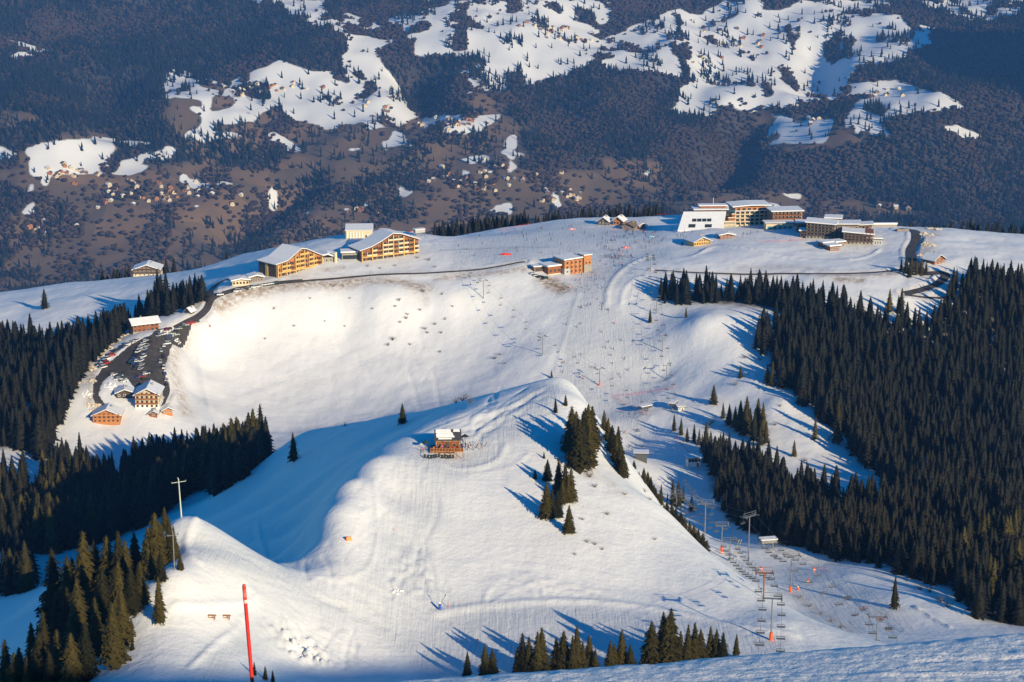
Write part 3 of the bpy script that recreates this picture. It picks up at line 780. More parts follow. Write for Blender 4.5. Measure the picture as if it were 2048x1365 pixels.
for s in range(5):
    V, F = spruce_arrays(200 + s, 15, 8, 1, R=(0.16, 0.18, 0.20, 0.17, 0.22)[s], core=0.6)
    me = tri_mesh('spruce_crown', V, F); me.materials.append(NEEDLE); MID.append(me)
LOW = [spruce_arrays(300 + s, 10, 6, 0, R=(0.15, 0.17, 0.19, 0.21)[s], core=0.62) for s in range(5 - 1)]

N_IND = [0]
SPRUCES = []
def spruce(x, y, h, label, group, wide=1.0, hi=None, base=None, lean=0.0):
    z = float(hmid(x, y)) if base is None else base
    e = link('spruce_tree', None, None, None, label=label, category='tree', group=group)
    e.location = (x, y, z - 0.1); e.rotation_euler = (lean, lean * .5, random.uniform(0, 6.28))
    e.scale = (h * wide, h * wide, h)
    pool = HI if (hi if hi is not None else y < 560) else MID
    link('crown', random.choice(pool), e); link('trunk', TRUNK, e)
    N_IND[0] += 1
    SPRUCES.append((x, y))
    return e

def tree_px(u, vb, vt, label, group, d0=345, d1=1495, **k):
    """tree standing at the ground seen at (u, vb), reaching up to photo row vt"""
    g = ground(u, vb, d0, d1); z = float(hmid(g[0], g[1]))
    h = (HC - g[1] * float(tan_dep(vt))) - z
    return spruce(g[0], g[1], max(2.0, h * 1.02), label, group, **k)

def tree_at(u, vt, D, label, group, **k):
    """tree whose foot is hidden: stands D metres off, its tip seen at (u, vt)"""
    zt = HC - D * float(tan_dep(vt)); x = (u - 1024.0) / FPX * (D * CP + (HC - zt) * SP)
    h = zt - float(hmid(x, D))
    return spruce(x, D, max(3.0, min(26.0, h)), label, group, **k)

# --- trees one can pick out, clump by clump
for u, vb, vt, lab in [(1103,756,740,'small spruce on the very top of the snowy hill, silhouetted on its crest'),
                       (1111,826,795,'lone small spruce just below the hilltop, left of its bushy neighbour'),
                       (1131,812,789,'bushy young spruce below the hilltop, above the dense spruce clump'),
                       (805,848,806,'thin spruce standing alone in the blue shade left of the hilltop'),
                       (587,924,864,'stout dark spruce alone on the shaded slope right of the dark wood'),
                       (1300,646,617,'slender spruce alone beside the right-hand chairlift towers'),
                       (1372,634,614,'small spruce alone on the slope below the piste-side wood'),
                       (1481,754,731,'little cone-shaped spruce alone on the open sunny slope'),
                       (1427,808,769,'dark spruce with long shadow above the lift station clump'),
                       (1788,1218,1153,'full spruce standing alone beside the lower right piste'),
                       (90,617,577,'big lone spruce on the snowy meadow at the far left'),
                       (361,1140,1108,'small bright spruce at the foot of the pole on the sunny spur'),
                       (320,1246,1152,'narrow dark spruce at the edge of the sunny spur'),
                       (1630,880,832,'ragged spruce on the snowfield left of the big forest'),
                       (1674,884,798,'tall spruce standing out from the edge of the big forest'),
                       (1588,912,880,'young spruce on the snow below the steep bank at right'),
                       (1070,958,938,'tiny bushy spruce left of the lower hill clump'),
                       (1088,918,903,'tiny spruce sapling on the snow above the lower hill clump')]:
    tree_px(u, vb, vt, lab, 'single spruces', wide=1.25 if vb - vt < 45 else 1.05, lean=0.0)
G = 'spruces below the hilltop'; L = '%s spruce from the left in the dense clump right of the hilltop'
for i_, (u, vb, vt) in enumerate(sorted([(1143,905,812),(1150,925,830),(1158,938,838),(1166,930,822),(1176,915,808),(1184,895,812),(1140,880,846),(1170,900,815),(1152,900,822),(1187,875,835),(1162,915,850),(1178,935,860)])):
    tree_px(u, vb, vt, L % nth(i_), G, wide=1.35, hi=True)
G = 'spruces down the right edge of the hill'; L = '%s spruce from the top in the row down the steep right edge of the hill'
for i_, (u, vb, vt) in enumerate(sorted([(1208,862,820),(1216,885,835),(1224,908,850),(1232,928,868),(1240,945,888),(1236,920,852),(1246,955,905)])):
    tree_px(u, vb, vt, L % nth(i_), G, wide=1.35, hi=True)
G = 'spruces of the lower hill clump'; L = '%s spruce from the left in the clump halfway down the right of the snowy hill'
for i_, (u, vb, vt) in enumerate(sorted([(1095,962,918),(1117,988,917),(1130,1000,925),(1142,1002,935),(1125,1008,960),(1093,1036,965),(1104,1036,978),(1115,1034,980),(1138,1066,1010),(1136,1005,950)])):
    tree_px(u, vb, vt, L % nth(i_), G, hi=True, wide=1.3)
G = 'spruces behind the right crest of the hill'; L = '%s spruce from the top rising behind the right-hand crest of the snowy hill'
for i_, (u, vt, D) in enumerate(sorted([(1268,930,592),(1278,945,598),(1288,935,590),(1296,942,600),(1302,952,588),(1290,962,580),(1312,975,592),(1322,990,580),(1334,1000,574),(1344,1006,582),(1352,1015,570),(1362,1022,578),(1370,1032,566),(1380,1040,572),(1388,1048,560),(1397,1056,566),(1406,1064,556),(1414,1078,556),(1345,1030,562),(1360,1042,560),(1378,1056,554),(1308,968,598),(1328,1008,572),(1338,1020,566),(1318,985,588)])):
    tree_at(u, vt, D + 6, L % nth(i_), G, hi=True, wide=1.5)
G = 'spruces beyond the hill crest'; L = '%s spruce from the left in the group between hill crest and lift station'
for i_, (u, vb, vt) in enumerate(sorted([(1322,1006,968),(1345,1010,958),(1356,1012,962),(1366,1005,970),(1383,1022,990),(1335,1000,985)])):
    tree_px(u, vb, vt, L % nth(i_), G, d0=700)
G = 'spruces by the lift station'; L = '%s spruce from the left in the row above the valley lift station'
for i_, (u, vb, vt) in enumerate(sorted([(1348,864,828),(1362,872,835),(1374,884,855),(1388,886,848),(1398,890,857),(1411,906,846),(1420,915,862),(1404,900,868),(1431,920,880),(1440,925,866)])):
    tree_px(u, vb, vt, L % nth(i_), G, d0=700, wide=1.1)
G = 'spruces on the right snowfield'; L = '%s spruce from the left in the dense clump on the open right slope'
for i_, (u, vb, vt) in enumerate(sorted([(1446,835,805),(1458,850,808),(1470,855,812),(1480,862,800),(1492,868,792),(1500,860,815),(1515,866,796),(1525,872,805),(1508,880,820),(1488,850,815),(1520,890,850),(1532,885,840)])):
    tree_px(u, vb, vt, L % nth(i_), G, d0=700, wide=1.15)
G = 'spruces at the forest edge'; L = '%s spruce from the left of the compact pair just off the forest edge'
for i_, (u, vb, vt) in enumerate(sorted([(1534,768,728),(1544,772,722)])):
    tree_px(u, vb, vt, L % nth(i_), G, d0=700, wide=1.3)
G = 'spruces along the foreground edge'; L = '%s spruce from the left in the row along the foreground snow edge'
for i_, (u, vt) in enumerate(sorted([(935,1296),(970,1280),(985,1290),(1035,1285),(1045,1258),(1058,1265),(1075,1255),(1083,1247),(1112,1268),(1127,1254),(1145,1262),(1153,1244),(1165,1275),(1178,1262),(1190,1290),(1220,1274),(1243,1251),(1260,1282),(1302,1234),(1325,1216),(1340,1209),(1360,1254),(1375,1240),(1388,1237),(1400,1250),(1420,1244),(1432,1250),(1445,1257),(1472,1260),(1333,1225),(1228,1280)])):
    tree_px(u, 1365 - (u - 740) * 100 / 1308 + random.uniform(6, 16), vt + 7, L % nth(i_), G, hi=True, wide=random.uniform(1.05, 1.4))
G = 'dark spruces at the foot of the red pole'; L = '%s dark spruce top right of the red marker pole'
for i_, (u, vt) in enumerate(sorted([(508,1322),(530,1330),(545,1340)])):
    tree_at(u, vt, 384, L % nth(i_), G, hi=True)
G = 'spruces on the left spur'; L = '%s olive-lit spruce from the left in the %s row left of the sunny spur'
for D, row in [(432, [(330,1012),(343,1050),(306,1022),(318,1045),(338,1030),(296,1050),(322,1080),(268,1062),(250,1078),(232,1058),(212,1068),(165,1058),(190,1075),(100,1092),(130,1108),(145,1112),(290,1080)]),
               (408, [(300,1105),(280,1120),(235,1120),(205,1132),(180,1182),(155,1152),(110,1182),(85,1217),(60,1242),(36,1292),(8,1275),(318,1100),(258,1130),(130,1170)]),
               (388, [(240,1172),(225,1202),(190,1190),(260,1252),(110,1256),(140,1262),(75,1262),(170,1242),(210,1262),(30,1302),(250,1215),(100,1300),(55,1310),(155,1310),(230,1300),(262,1300)])]:
    for i_, (u, vt) in enumerate(sorted(row)):
        tree_at(u + random.uniform(-3, 3), vt, D + random.uniform(-9, 9), L % (nth(i_), {432: 'back', 408: 'middle', 388: 'front'}[D]), G, hi=True, wide=random.uniform(1.1, 1.45))
G = 'spruces by the access road'; L = '%s spruce from the left in the little group beside the winding access road'
for i_, (u, vb, vt) in enumerate(sorted([(1802,545,515),(1812,548,510),(1822,550,512),(1832,552,518),(1842,548,514),(1852,548,522),(1818,556,525)])):
    tree_px(u, vb, vt, L % nth(i_), G, d0=900, wide=1.15)
G = 'spruce pair below the road bend'; L = '%s broad spruce from the left on the snow below the road bend'
for i_, (u, vb, vt) in enumerate(sorted([(1778,628,578),(1802,630,576),(1796,628,590)])):
    tree_px(u, vb, vt, L % nth(i_), G, d0=900, wide=1.3)

# --- woods: feet of the trees inside these outlines (photo outline, d0, spacing m, height range m, label, group)
WOODS = [
 ([(1316,592),(1345,574),(1410,580),(1470,594),(1500,578),(1600,596),(1680,618),(1740,645),(1780,655),(1860,655),(1895,600),(1925,566),(1990,555),(2060,560),(2080,1275),(1965,1258),(1905,1195),(1835,1160),(1760,1138),(1640,1112),(1560,1085),(1700,1060),(1790,1040),(1788,1000),(1768,965),(1700,895),(1625,835),(1560,775),(1548,735),(1505,692),(1545,655),(1590,640),(1530,612),(1470,604),(1430,606),(1330,612)],
  560, 4.6, (8.5, 17), 'spruce in the dense dark forest covering the right-hand slope', 'big forest on the right'),
 ([(1405,905),(1445,892),(1500,935),(1600,965),(1700,1012),(1770,1015),(1790,1045),(1690,1075),(1570,1092),(1500,1075),(1440,1025),(1412,965)],
  620, 5.0, (9, 16), 'spruce in the wood below the lift station', 'wood below the lift station'),
 ([(70,960),(120,935),(200,925),(300,920),(400,912),(480,905),(538,912),(500,955),(432,992),(405,975),(350,1010),(280,1060),(200,1090),(80,1110),(62,1090),(65,1030),(90,985)],
  480, 4.8, (13, 21), 'spruce in the dark wood lying in the shadow of the hill', 'shaded wood on the left'),
 ([(-40,965),(55,965),(62,1095),(60,1185),(-40,1180)],
  520, 5.2, (11, 19), 'spruce in the dark wood at the very left edge below the hill', 'dark wood at the left edge'),
 ([(-30,705),(60,695),(130,705),(178,725),(150,795),(112,865),(95,925),(40,900),(-30,905)],
  880, 4.9, (13, 22), 'spruce in the wood at the left edge beside the car park', 'wood beside the car park'),
 ([(120,720),(200,688),(240,655),(330,602),(402,590),(409,606),(360,622),(335,630),(316,635),(262,648),(236,682),(172,742),(140,740)],
  1000, 4.7, (12, 19.5), 'spruce in the belt between car park and upper meadow', 'spruce belt above the car park'),
]
wood_pts = []
for poly, d0, sp, (h0, h1), lab, grp in WOODS:
    w = [tuple(ground(u, v, d0)[:2]) for u, v in poly]
    a = np.array(w); x0, y0 = a.min(0); x1, y1 = a.max(0)
    gx, gy = np.meshgrid(np.arange(x0, x1, sp), np.arange(y0, y1, sp))
    gx = gx.ravel() + RNG.uniform(-.45, .45, gx.size) * sp; gy = gy.ravel() + RNG.uniform(-.45, .45, gy.size) * sp
    k = inpoly(gx, gy, w) & (fbm(gx / 28, gy / 28, 3, 77) > (-0.36 if d0 != 560 else -0.56))
    gx, gy = gx[k], gy[k]
    hh = (h0 + (h1 - h0) * RNG.random(gx.size) ** .8) * (1 + 0.35 * fbm(gx / 40, gy / 40, 2, 5)) * np.where(RNG.random(gx.size) < .15, .6, 1)
    for x, y, h in zip(gx, gy, hh):
        u, v = proj(x, y, float(hgrid(x, y)))
        if -25 < u < 2075: wood_pts.append((x, y, h, lab, grp, d0))
# rim trees: rows on the far side of the plateau's edge, only their tops in view
for u0, u1, n, va, vb, D in [(205,350,26,540,514,1400),(868,1050,40,440,425,1420),(1050,1330,52,432,404,1425),(1780,2060,60,452,446,1330),(1500,1780,20,432,440,1400),(450,470,2,508,508,1345)]:
    for i in range(n):
        u = u0 + (u1 - u0) * (i + random.random()) / n; f = (u - u0) / (u1 - u0)
        vt = va + (vb - va) * f + random.uniform(-7, 7)
        zt = HC - D * float(tan_dep(vt)); x = (u - 1024) / FPX * (D * CP + (HC - zt) * SP)
        y = D + random.uniform(-15, 15)
        h = min(24, max(8, zt - float(hmid(x, y))))
        wood_pts.append((x, y, h, '', 'rim', 0))
# the ones that show largest become trees of their own, the rest one wood
wood_pts.sort(key=lambda t: -t[2] / t[1] * (0 if t[4] == 'rim' else 1))
n_ind = max(0, 300 - N_IND[0])
for x, y, h, lab, grp, d0 in wood_pts[:n_ind]:
    spruce(x, y, h, lab, grp, hi=False, wide=random.uniform(1.15, 1.5))
def mass(name, pts, templates, material, smooth=False, **props):
    """many small trees as one mesh; pts rows: x, y, z, height, width factor"""
    VV, FF, RR = [], [], []; base = 0
    pts = np.asarray(pts, float)
    pick = RNG.integers(0, len(templates), len(pts))
    for t, (V, F) in enumerate(templates):
        P = pts[pick == t]
        if not len(P): continue
        a = RNG.uniform(0, 6.28, len(P)); c, s = np.cos(a), np.sin(a)
        sc = P[:, 3]; wd = sc * P[:, 4]
        X = (V[None, :, 0] * c[:, None] - V[None, :, 1] * s[:, None]) * wd[:, None] + P[:, 0:1]
        Y = (V[None, :, 0] * s[:, None] + V[None, :, 1] * c[:, None]) * wd[:, None] + P[:, 1:2]
        Z = V[None, :, 2] * sc[:, None] + P[:, 2:3]
        VV.append(np.stack([X, Y, Z], -1).reshape(-1, 3))
        FF.append((F[None] + (np.arange(len(P)) * len(V))[:, None, None]).reshape(-1, 3) + base)
        RR.append(np.repeat(np.clip(RNG.random(len(P)) * .36 + .32 + .55 * fbm(P[:, 0] / 180, P[:, 1] / 260, 3, 66), 0, 1.2), len(V)))
        base += len(P) * len(V)
    me = tri_mesh(name, np.concatenate(VV), np.concatenate(FF), smooth)
    at = me.attributes.new('rnd', 'FLOAT', 'POINT'); at.data.foreach_set('value', np.concatenate(RR).astype(np.float32))
    return link(name, me, None, material, kind='stuff', **props)
NEEDLE_M = foliage_mat('spruce_needles_wood', (0.006, 0.009, 0.008), (0.020, 0.018, 0.011), 'rnd')
rest = wood_pts[n_ind:]
xs = np.array([t[0] for t in rest]); ys = np.array([t[1] for t in rest])
mass('spruce_forest', np.c_[xs, ys, hmid(xs, ys) - 0.2, [t[2] for t in rest], RNG.uniform(1.15, 1.7, len(rest))], LOW, NEEDLE_M,
     label='dense dark spruce forest on both flanks of the resort', category='forest')

# --- woods across the valley
def cone_t(seed):
    r = random.Random(seed); V, F = [], []
    for z0, z1, rr in ((0.05, 0.62, 0.17), (0.42, 1.0, 0.12)):
        b0 = len(V); n = 5
        for j in range(n):
            a = j * 2 * math.pi / n + r.random(); V.append((rr * math.cos(a) * r.uniform(.8, 1.2), rr * math.sin(a) * r.uniform(.8, 1.2), z0 + r.uniform(-.03, .03)))
        V.append((r.uniform(-.02, .02), 0, z1))
        for j in range(n): F.append((b0 + j, b0 + (j + 1) % n, b0 + n))
    return np.array(V, np.float32), np.array(F, np.int32)
def blob_t(seed):
    r = random.Random(seed)
    bm = bmesh.new(); bmesh.ops.create_icosphere(bm, subdivisions=1, radius=1)
    V = np.array([(v.co.x * .40 * r.uniform(.7, 1.3), v.co.y * .40 * r.uniform(.7, 1.3), .52 + v.co.z * .46 * r.uniform(.75, 1.15)) for v in bm.verts], np.float32)
    F = np.array([[v.index for v in f.verts] for f in bm.faces], np.int32); bm.free()
    return V, F
NC = 125000
fy0 = np.sqrt(RNG.uniform(4300 ** 2, 7250 ** 2, NC)); fx0 = RNG.uniform(-1, 1, NC) * (0.275 * fy0 + 60)
fz0 = far_h(fx0, fy0)
u, v, s, f, c = far_masks(fx0, fy0, fz0)
clump = fbm(fx0 / 90, fy0 / 140, 3, 33)
dens = np.where(s, np.where(clump > 0.36, .35, .02), np.where(f & ~c, np.where(clump > 0.20, .45, .075), 0.78))
k = (RNG.random(NC) < dens) & (v > -25) & (v < 600) & (u > -25) & (u < 2075)
con = np.where((u < 760) & (v < 330), .66, np.where((u > 1650) & (v < 190), .45, np.where(v > 330, .2, .2)))
con = np.where(s, .75, con) + 1.0 * fbm(fx0 / 170, fy0 / 240, 3, 44)
isc = RNG.random(NC) < con
hh = RNG.uniform(15, 31, NC)
FARC = foliage_mat('far_spruce', (0.006, 0.011, 0.010), (0.020, 0.025, 0.018), 'rnd', 0.9)
FARB = foliage_mat('bare_twigs', (0.030, 0.022, 0.018), (0.070, 0.045, 0.030), 'rnd', 0.9)
a = k & isc
mass('far_spruce_wood', np.c_[fx0[a], fy0[a], fz0[a] - 1, hh[a] * .95, RNG.uniform(.8, 1.2, a.sum())], [cone_t(i) for i in range(4)], FARC, label='dark blue-green spruce woods across the valley', category='forest')
a = k & ~isc
mass('far_bare_woodland', np.c_[fx0[a], fy0[a], fz0[a] - 1, hh[a] * .47, RNG.uniform(1.0, 1.6, a.sum())], [blob_t(i) for i in range(4)], FARB, smooth=True, label='brownish bare woodland covering the slope across the valley', category='forest')
print('individual spruces', N_IND[0], 'wood', len(rest), 'far', int(k.sum()))
# ------------------------------------------------------------------ mesh builder
class MB:
    def __init__(self): self.v = []; self.f = []; self.m = []
    def add(self, vs, fs, m=0):
        b = len(self.v); self.v += [tuple(p) for p in vs]
        self.f += [tuple(i + b for i in f) for f in fs]; self.m += [m] * len(fs); return self
    def box(self, x0, x1, y0, y1, z0, z1, m=0):
        return self.add([(x0, y0, z0), (x1, y0, z0), (x1, y1, z0), (x0, y1, z0), (x0, y0, z1), (x1, y0, z1), (x1, y1, z1), (x0, y1, z1)],
                        [(0, 3, 2, 1), (4, 5, 6, 7), (0, 1, 5, 4), (1, 2, 6, 5), (2, 3, 7, 6), (3, 0, 4, 7)], m)
    def prism(self, prof, y0, y1, m=0):
        """prof: outline (x, z), counter-clockwise seen from -y, extruded from y0 to y1"""
        n = len(prof)
        vs = [(x, y0, z) for x, z in prof] + [(x, y1, z) for x, z in prof]
        fs = [tuple(range(n)), tuple(range(2 * n - 1, n - 1, -1))] + [((i + 1) % n, i, i + n, (i + 1) % n + n) for i in range(n)]
        return self.add(vs, fs, m)
    def slab(self, line, y0, y1, t, m=0):
        """a sheet of thickness t over an open outline (x, z)"""
        for (xa, za), (xb, zb) in zip(line[:-1], line[1:]):
            self.add([(xa, y0, za), (xb, y0, zb), (xb, y1, zb), (xa, y1, za), (xa, y0, za + t), (xb, y0, zb + t), (xb, y1, zb + t), (xa, y1, za + t)],
                     [(0, 3, 2, 1), (4, 5, 6, 7), (0, 1, 5, 4), (1, 2, 6, 5), (2, 3, 7, 6), (3, 0, 4, 7)], m)
        return self
    def tube(self, p, q, r, r2=None, n=6, m=0):
        p = Vector(p); q = Vector(q); r2 = r if r2 is None else r2
        d = (q - p).normalized(); a = d.orthogonal().normalized(); b = d.cross(a)
        vs = []
        for c, rr in ((p, r), (q, r2)):
            for i in range(n):
                t = 2 * math.pi * i / n
                vs.append(c + (a * math.cos(t) + b * math.sin(t)) * rr)
        fs = [(i, (i + 1) % n, (i + 1) % n + n, i + n) for i in range(n)] + [tuple(range(n - 1, -1, -1)), tuple(range(n, 2 * n))]
        return self.add(vs, fs, m)
    def ball(self, c, r, m=0, sz=1.0):
        bm = bmesh.new(); bmesh.ops.create_icosphere(bm, subdivisions=1, radius=r)
        vs = [(v.co.x + c[0], v.co.y + c[1], v.co.z * sz + c[2]) for v in bm.verts]; fs = [tuple(v.index for v in f.verts) for f in bm.faces]; bm.free()
        return self.add(vs, fs, m)
    def mesh(self, name, mats):
        me = bpy.data.meshes.new(name); me.from_pydata(self.v, [], self.f)
        for mm in (mats if isinstance(mats, (list, tuple)) else [mats]): me.materials.append(mm)
        me.polygons.foreach_set('material_index', self.m); me.update()
        return me
    def build(self, name, mats, parent=None, **props):
        return link(name, self.mesh(name, mats), parent, None, **props)

def thing(name, label, cat, loc, rz=0.0, group=None):
    o = link(name, None, None, None, label=label, category=cat)
    if group: o['group'] = group
    o.location = loc; o.rotation_euler = (0, 0, rz)
    return o
def part(name, me, parent, loc=(0, 0, 0), rz=0.0, scale=None):
    o = link(name, me, parent); o.location = loc; o.rotation_euler = (0, 0, rz)
    if scale: o.scale = scale
    return o

OCHRE = mat('ochre_render', (0.62, 0.40, 0.13), 0.8, 0.1, 0.5)
WOOD_R = mat('red_brown_wood', (0.25, 0.085, 0.03), 0.75, 0.25, 1.2)
WOOD_O = mat('orange_larch_wood', (0.46, 0.19, 0.065), 0.75, 0.2, 1.0)
WOOD_D = mat('dark_stained_wood', (0.075, 0.05, 0.035), 0.8, 0.25, 1.0)
WOOD_G = mat('weathered_wood', (0.19, 0.13, 0.09), 0.85, 0.25, 1.0)
CREAM = mat('cream_render', (0.66, 0.56, 0.38), 0.85, 0.08, 0.6)
STONE = mat('rubble_stone', (0.33, 0.29, 0.24), 0.9, 0.25, 1.5)
CONC = mat('concrete', (0.42, 0.41, 0.40), 0.9, 0.12, 0.8)
WHITE = mat('white_paint', (0.78, 0.77, 0.74), 0.7, 0.05, 1.0)
ROOFSNOW = mat('roof_snow', (0.80, 0.80, 0.81), 0.7, 0.04, 0.4, bump=0.4)
GLASS = mat('window_glass', (0.03, 0.04, 0.05), 0.12, 0.2, 1.0)
TEAL = mat('teal_glass', (0.05, 0.20, 0.22), 0.12, 0.2, 1.0)
STEEL = mat('galvanised_steel', (0.24, 0.245, 0.25), 0.5, 0.15, 2.0, metal=0.4)
DSTEEL = mat('dark_steel', (0.09, 0.095, 0.10), 0.5, 0.15, 2.0, metal=0.3)
ORANGE = mat('orange_padding', (0.85, 0.12, 0.02), 0.6, 0.1, 1.5)
RED = mat('red_plastic', (0.72, 0.03, 0.02), 0.45, 0.06, 2.0)
BLUE = mat('blue_fabric', (0.03, 0.09, 0.45), 0.7, 0.1, 2.0)
BLACK = mat('black_fabric', (0.02, 0.02, 0.022), 0.8, 0.1, 2.0)
DARKROOF = mat('dark_metal_roof', (0.06, 0.055, 0.06), 0.6, 0.15, 1.0)

_pm = {}
def pane_mesh(w, h, fr, gl):
    k = (round(w, 2), round(h, 2), fr.name, gl.name)
    if k not in _pm:
        b = MB(); b.box(-w / 2, w / 2, -.10, .0, 0, h, 0); b.box(-w / 2 + .15, w / 2 - .15, -.13, -.09, .15, h - .12, 1)
        _pm[k] = b.mesh('window', [fr, gl])
    return _pm[k]
def balcony_mesh(w, h, sl, ra):
    k = (round(w, 2), round(h, 2), sl.name, ra.name, 'b')
    if k not in _pm:
        b = MB(); b.box(-w / 2, w / 2, -1.3, .05, -.12, .06, 0); b.box(-w / 2, w / 2, -1.35, -1.22, .1, 1.0, 1)
        b.box(-w / 2, -w / 2 + .28, -1.3, 0.05, .06, h - .14, 1)
        _pm[k] = b.mesh('balcony', [sl, ra])
    return _pm[k]

def wins(t, p0, ang, n, ns, bw, sh, z0, w=1.3, h=1.5, fr=None, gl=None, top=None, off=None, jitter=False):
    """windows on a wall of t: p0 wall start (x, y) local, ang wall direction; n bays, ns storeys"""
    fr = fr or WHITE; gl = gl or GLASS
    ca, sa = math.cos(ang), math.sin(ang)
    for s in range(ns):
        for i in range(n):
            d = bw * (i + .5); z = z0 + s * sh
            if top and z + h > top(d) - 0.3: continue
            part('window', pane_mesh(w, h, fr, gl), t, (p0[0] + ca * d + sa * .02, p0[1] + sa * d - ca * .02, z), ang)

def corner(u, v, d0=900): return spot(u, v, d0)

# ------------------------------------------------------------------ the two big apartment blocks with swooping roofs
def swoop_block(label, u, v, ang, length, depth, prof, bays, wallm, balm, endm, sink=2.5):
    """prof: roof line (x, z) along the facade; facade faces -y of the local frame"""
    c = corner(u, v); t = thing('apartment_block', label, 'building', c, ang, 'apartment blocks on the rim')
    p = [(0, -sink)] + [(length, -sink)] + [(x, z) for x, z in reversed(prof)]
    MB().prism(p, 0.0, depth).build('wall', [wallm], t)
    ov = [(prof[0][0] - 1.2, prof[0][1] - .5)] + prof[1:-1] + [(prof[-1][0] + 1.0, prof[-1][1] - .4)]
    r = MB().slab(ov, -1.6, depth + 1.0, .28).build('roof', [WOOD_D], t)
    MB().slab([(x, z + .30) for x, z in ov], -1.35, depth + .8, .4).build('snow_cover', [ROOFSNOW], r)
    top = lambda d: float(np.interp(d, [q[0] for q in prof], [q[1] for q in prof]))
    bw = length / bays; sh = 2.75
    for i in range(bays):
        d = bw * (i + .5)
        for s in range(6):
            z = .4 + s * sh
            if z + 2.4 > top(d) - .4: break
            part('window', pane_mesh(bw * .72, 2.1, WOOD_R, GLASS), t, (d, -.03, z), 0)
            if s > 0: part('balcony', balcony_mesh(bw * .94, sh, OCHRE, balm if (i % 3 or s > 3) else WOOD_R), t, (d, 0, z), 0)
    for i in range(0, bays + 1, 2):
        d = min(length - .3, max(.3, i * bw)); h = top(d) - .5
        MB().box(d - .28, d + .28, -1.7, .0, -sink, h).build('pier', [OCHRE], t)
    MB().box(0.4, length - .4, -1.9, -.05, 2.6, 3.1).build('ledge', [OCHRE], t)
    # dark timber end wall towards the left
    MB().box(-.25, -.02, .1, depth - .1, -sink, prof[0][1] - .55).build('end_cladding', [endm], t)
    MB().box(-.55, -.22, depth * .45, depth * .6, -sink, prof[0][1] - .7).build('pier', [OCHRE], t)
    return t
B1 = swoop_block('long ochre apartment block with swooping snow roof beside the road, left of the two', 553, 556, math.radians(45), 35, 17,
            [(0, 8.4), (8, 9.0), (12, 11.2), (19, 15.0), (23, 14.2), (35, 8.4)], 10, WOOD_O, OCHRE, WOOD_D)
B2 = swoop_block('red-brown apartment block with cream balcony columns and tall curved gable, right of the two', 722, 522, math.radians(30), 40, 16,
            [(0, 7.2), (7, 8.6), (14, 11.5), (22, 15.6), (28, 14.6), (40, 10.2)], 11, WOOD_R, CREAM, WOOD_D)
t = thing('entrance_lodge', 'low snow-roofed entrance lodge attached left of the curved-gable apartment block', 'building', corner(684, 519), math.radians(8))
MB().box(0, 10.5, 0, 8, -1, 4.2).build('wall', [STONE], t); MB().box(.5, 10, -.06, .02, .3, 2.8).build('glazing', [GLASS], t)
r = MB().box(-.8, 11.3, -.9, 8.8, 4.2, 4.5).build('roof', [WOOD_D], t); MB().box(-.7, 11.2, -.8, 8.7, 4.5, 5.3).build('snow_cover', [ROOFSNOW], r)
t = thing('snow_covered_annex', 'snow-covered low annex running right of the ochre block', 'building', corner(640, 525), math.radians(10))
MB().box(0, 9, 0, 9, -1, 3.0).build('wall', [STONE], t); r = MB().slab([(-.8, 3.4), (5, 4.6), (10, 2.6)], -.8, 9.8, .3).build('roof', [WOOD_D], t)
MB().slab([(-.7, 3.7), (5, 4.9), (9.9, 2.9)], -.6, 9.6, .8).build('snow_cover', [ROOFSNOW], r)
wins(t, (0.3, 0), 0, 3, 1, 2.6, 2.6, .6)
MB().tube((9.6, -1.0, -1), (9.6, -1.0, 6.5), 1.0, n=10).build('round_tower', [CREAM], t)

t = thing('pale_hall', 'pale cream hall with flat snowy roof on the rim behind the blocks', 'building', corner(692, 478), math.radians(3))
MB().box(0, 17, 0, 13, -1.5, 5.6).build('wall', [CREAM], t)
for i in range(6): MB().box(.6 + i * 1.9, 1.3 + i * 1.9, -.35, .01, -1.5, 4.6).build('buttress', [WHITE], t)
for i in range(5): part('window', pane_mesh(1.3, 1.4, WOOD_D, GLASS), t, (1.9 + i * 1.9, -.02, -.9))
MB().box(12.6, 13.6, -.08, .02, .2, 2.4).build('door', [GLASS], t)
r = MB().slab([(-.6, 5.6), (17.6, 5.6)], -.7, 13.8, .35).build('roof', [WHITE], t); MB().add([(-.5, -.6, 6.0), (17.5, -.6, 6.0), (17.5, 13.6, 7.6), (-.5, 13.6, 7.6), (-.5, -.6, 5.96), (17.5, -.6, 5.96), (17.5, 13.6, 5.96), (-.5, 13.6, 5.96)],
     [(0, 1, 2, 3), (4, 7, 6, 5), (4, 5, 1, 0), (5, 6, 2, 1), (6, 7, 3, 2), (7, 4, 0, 3)]).build('snow_cover', [ROOFSNOW], r)

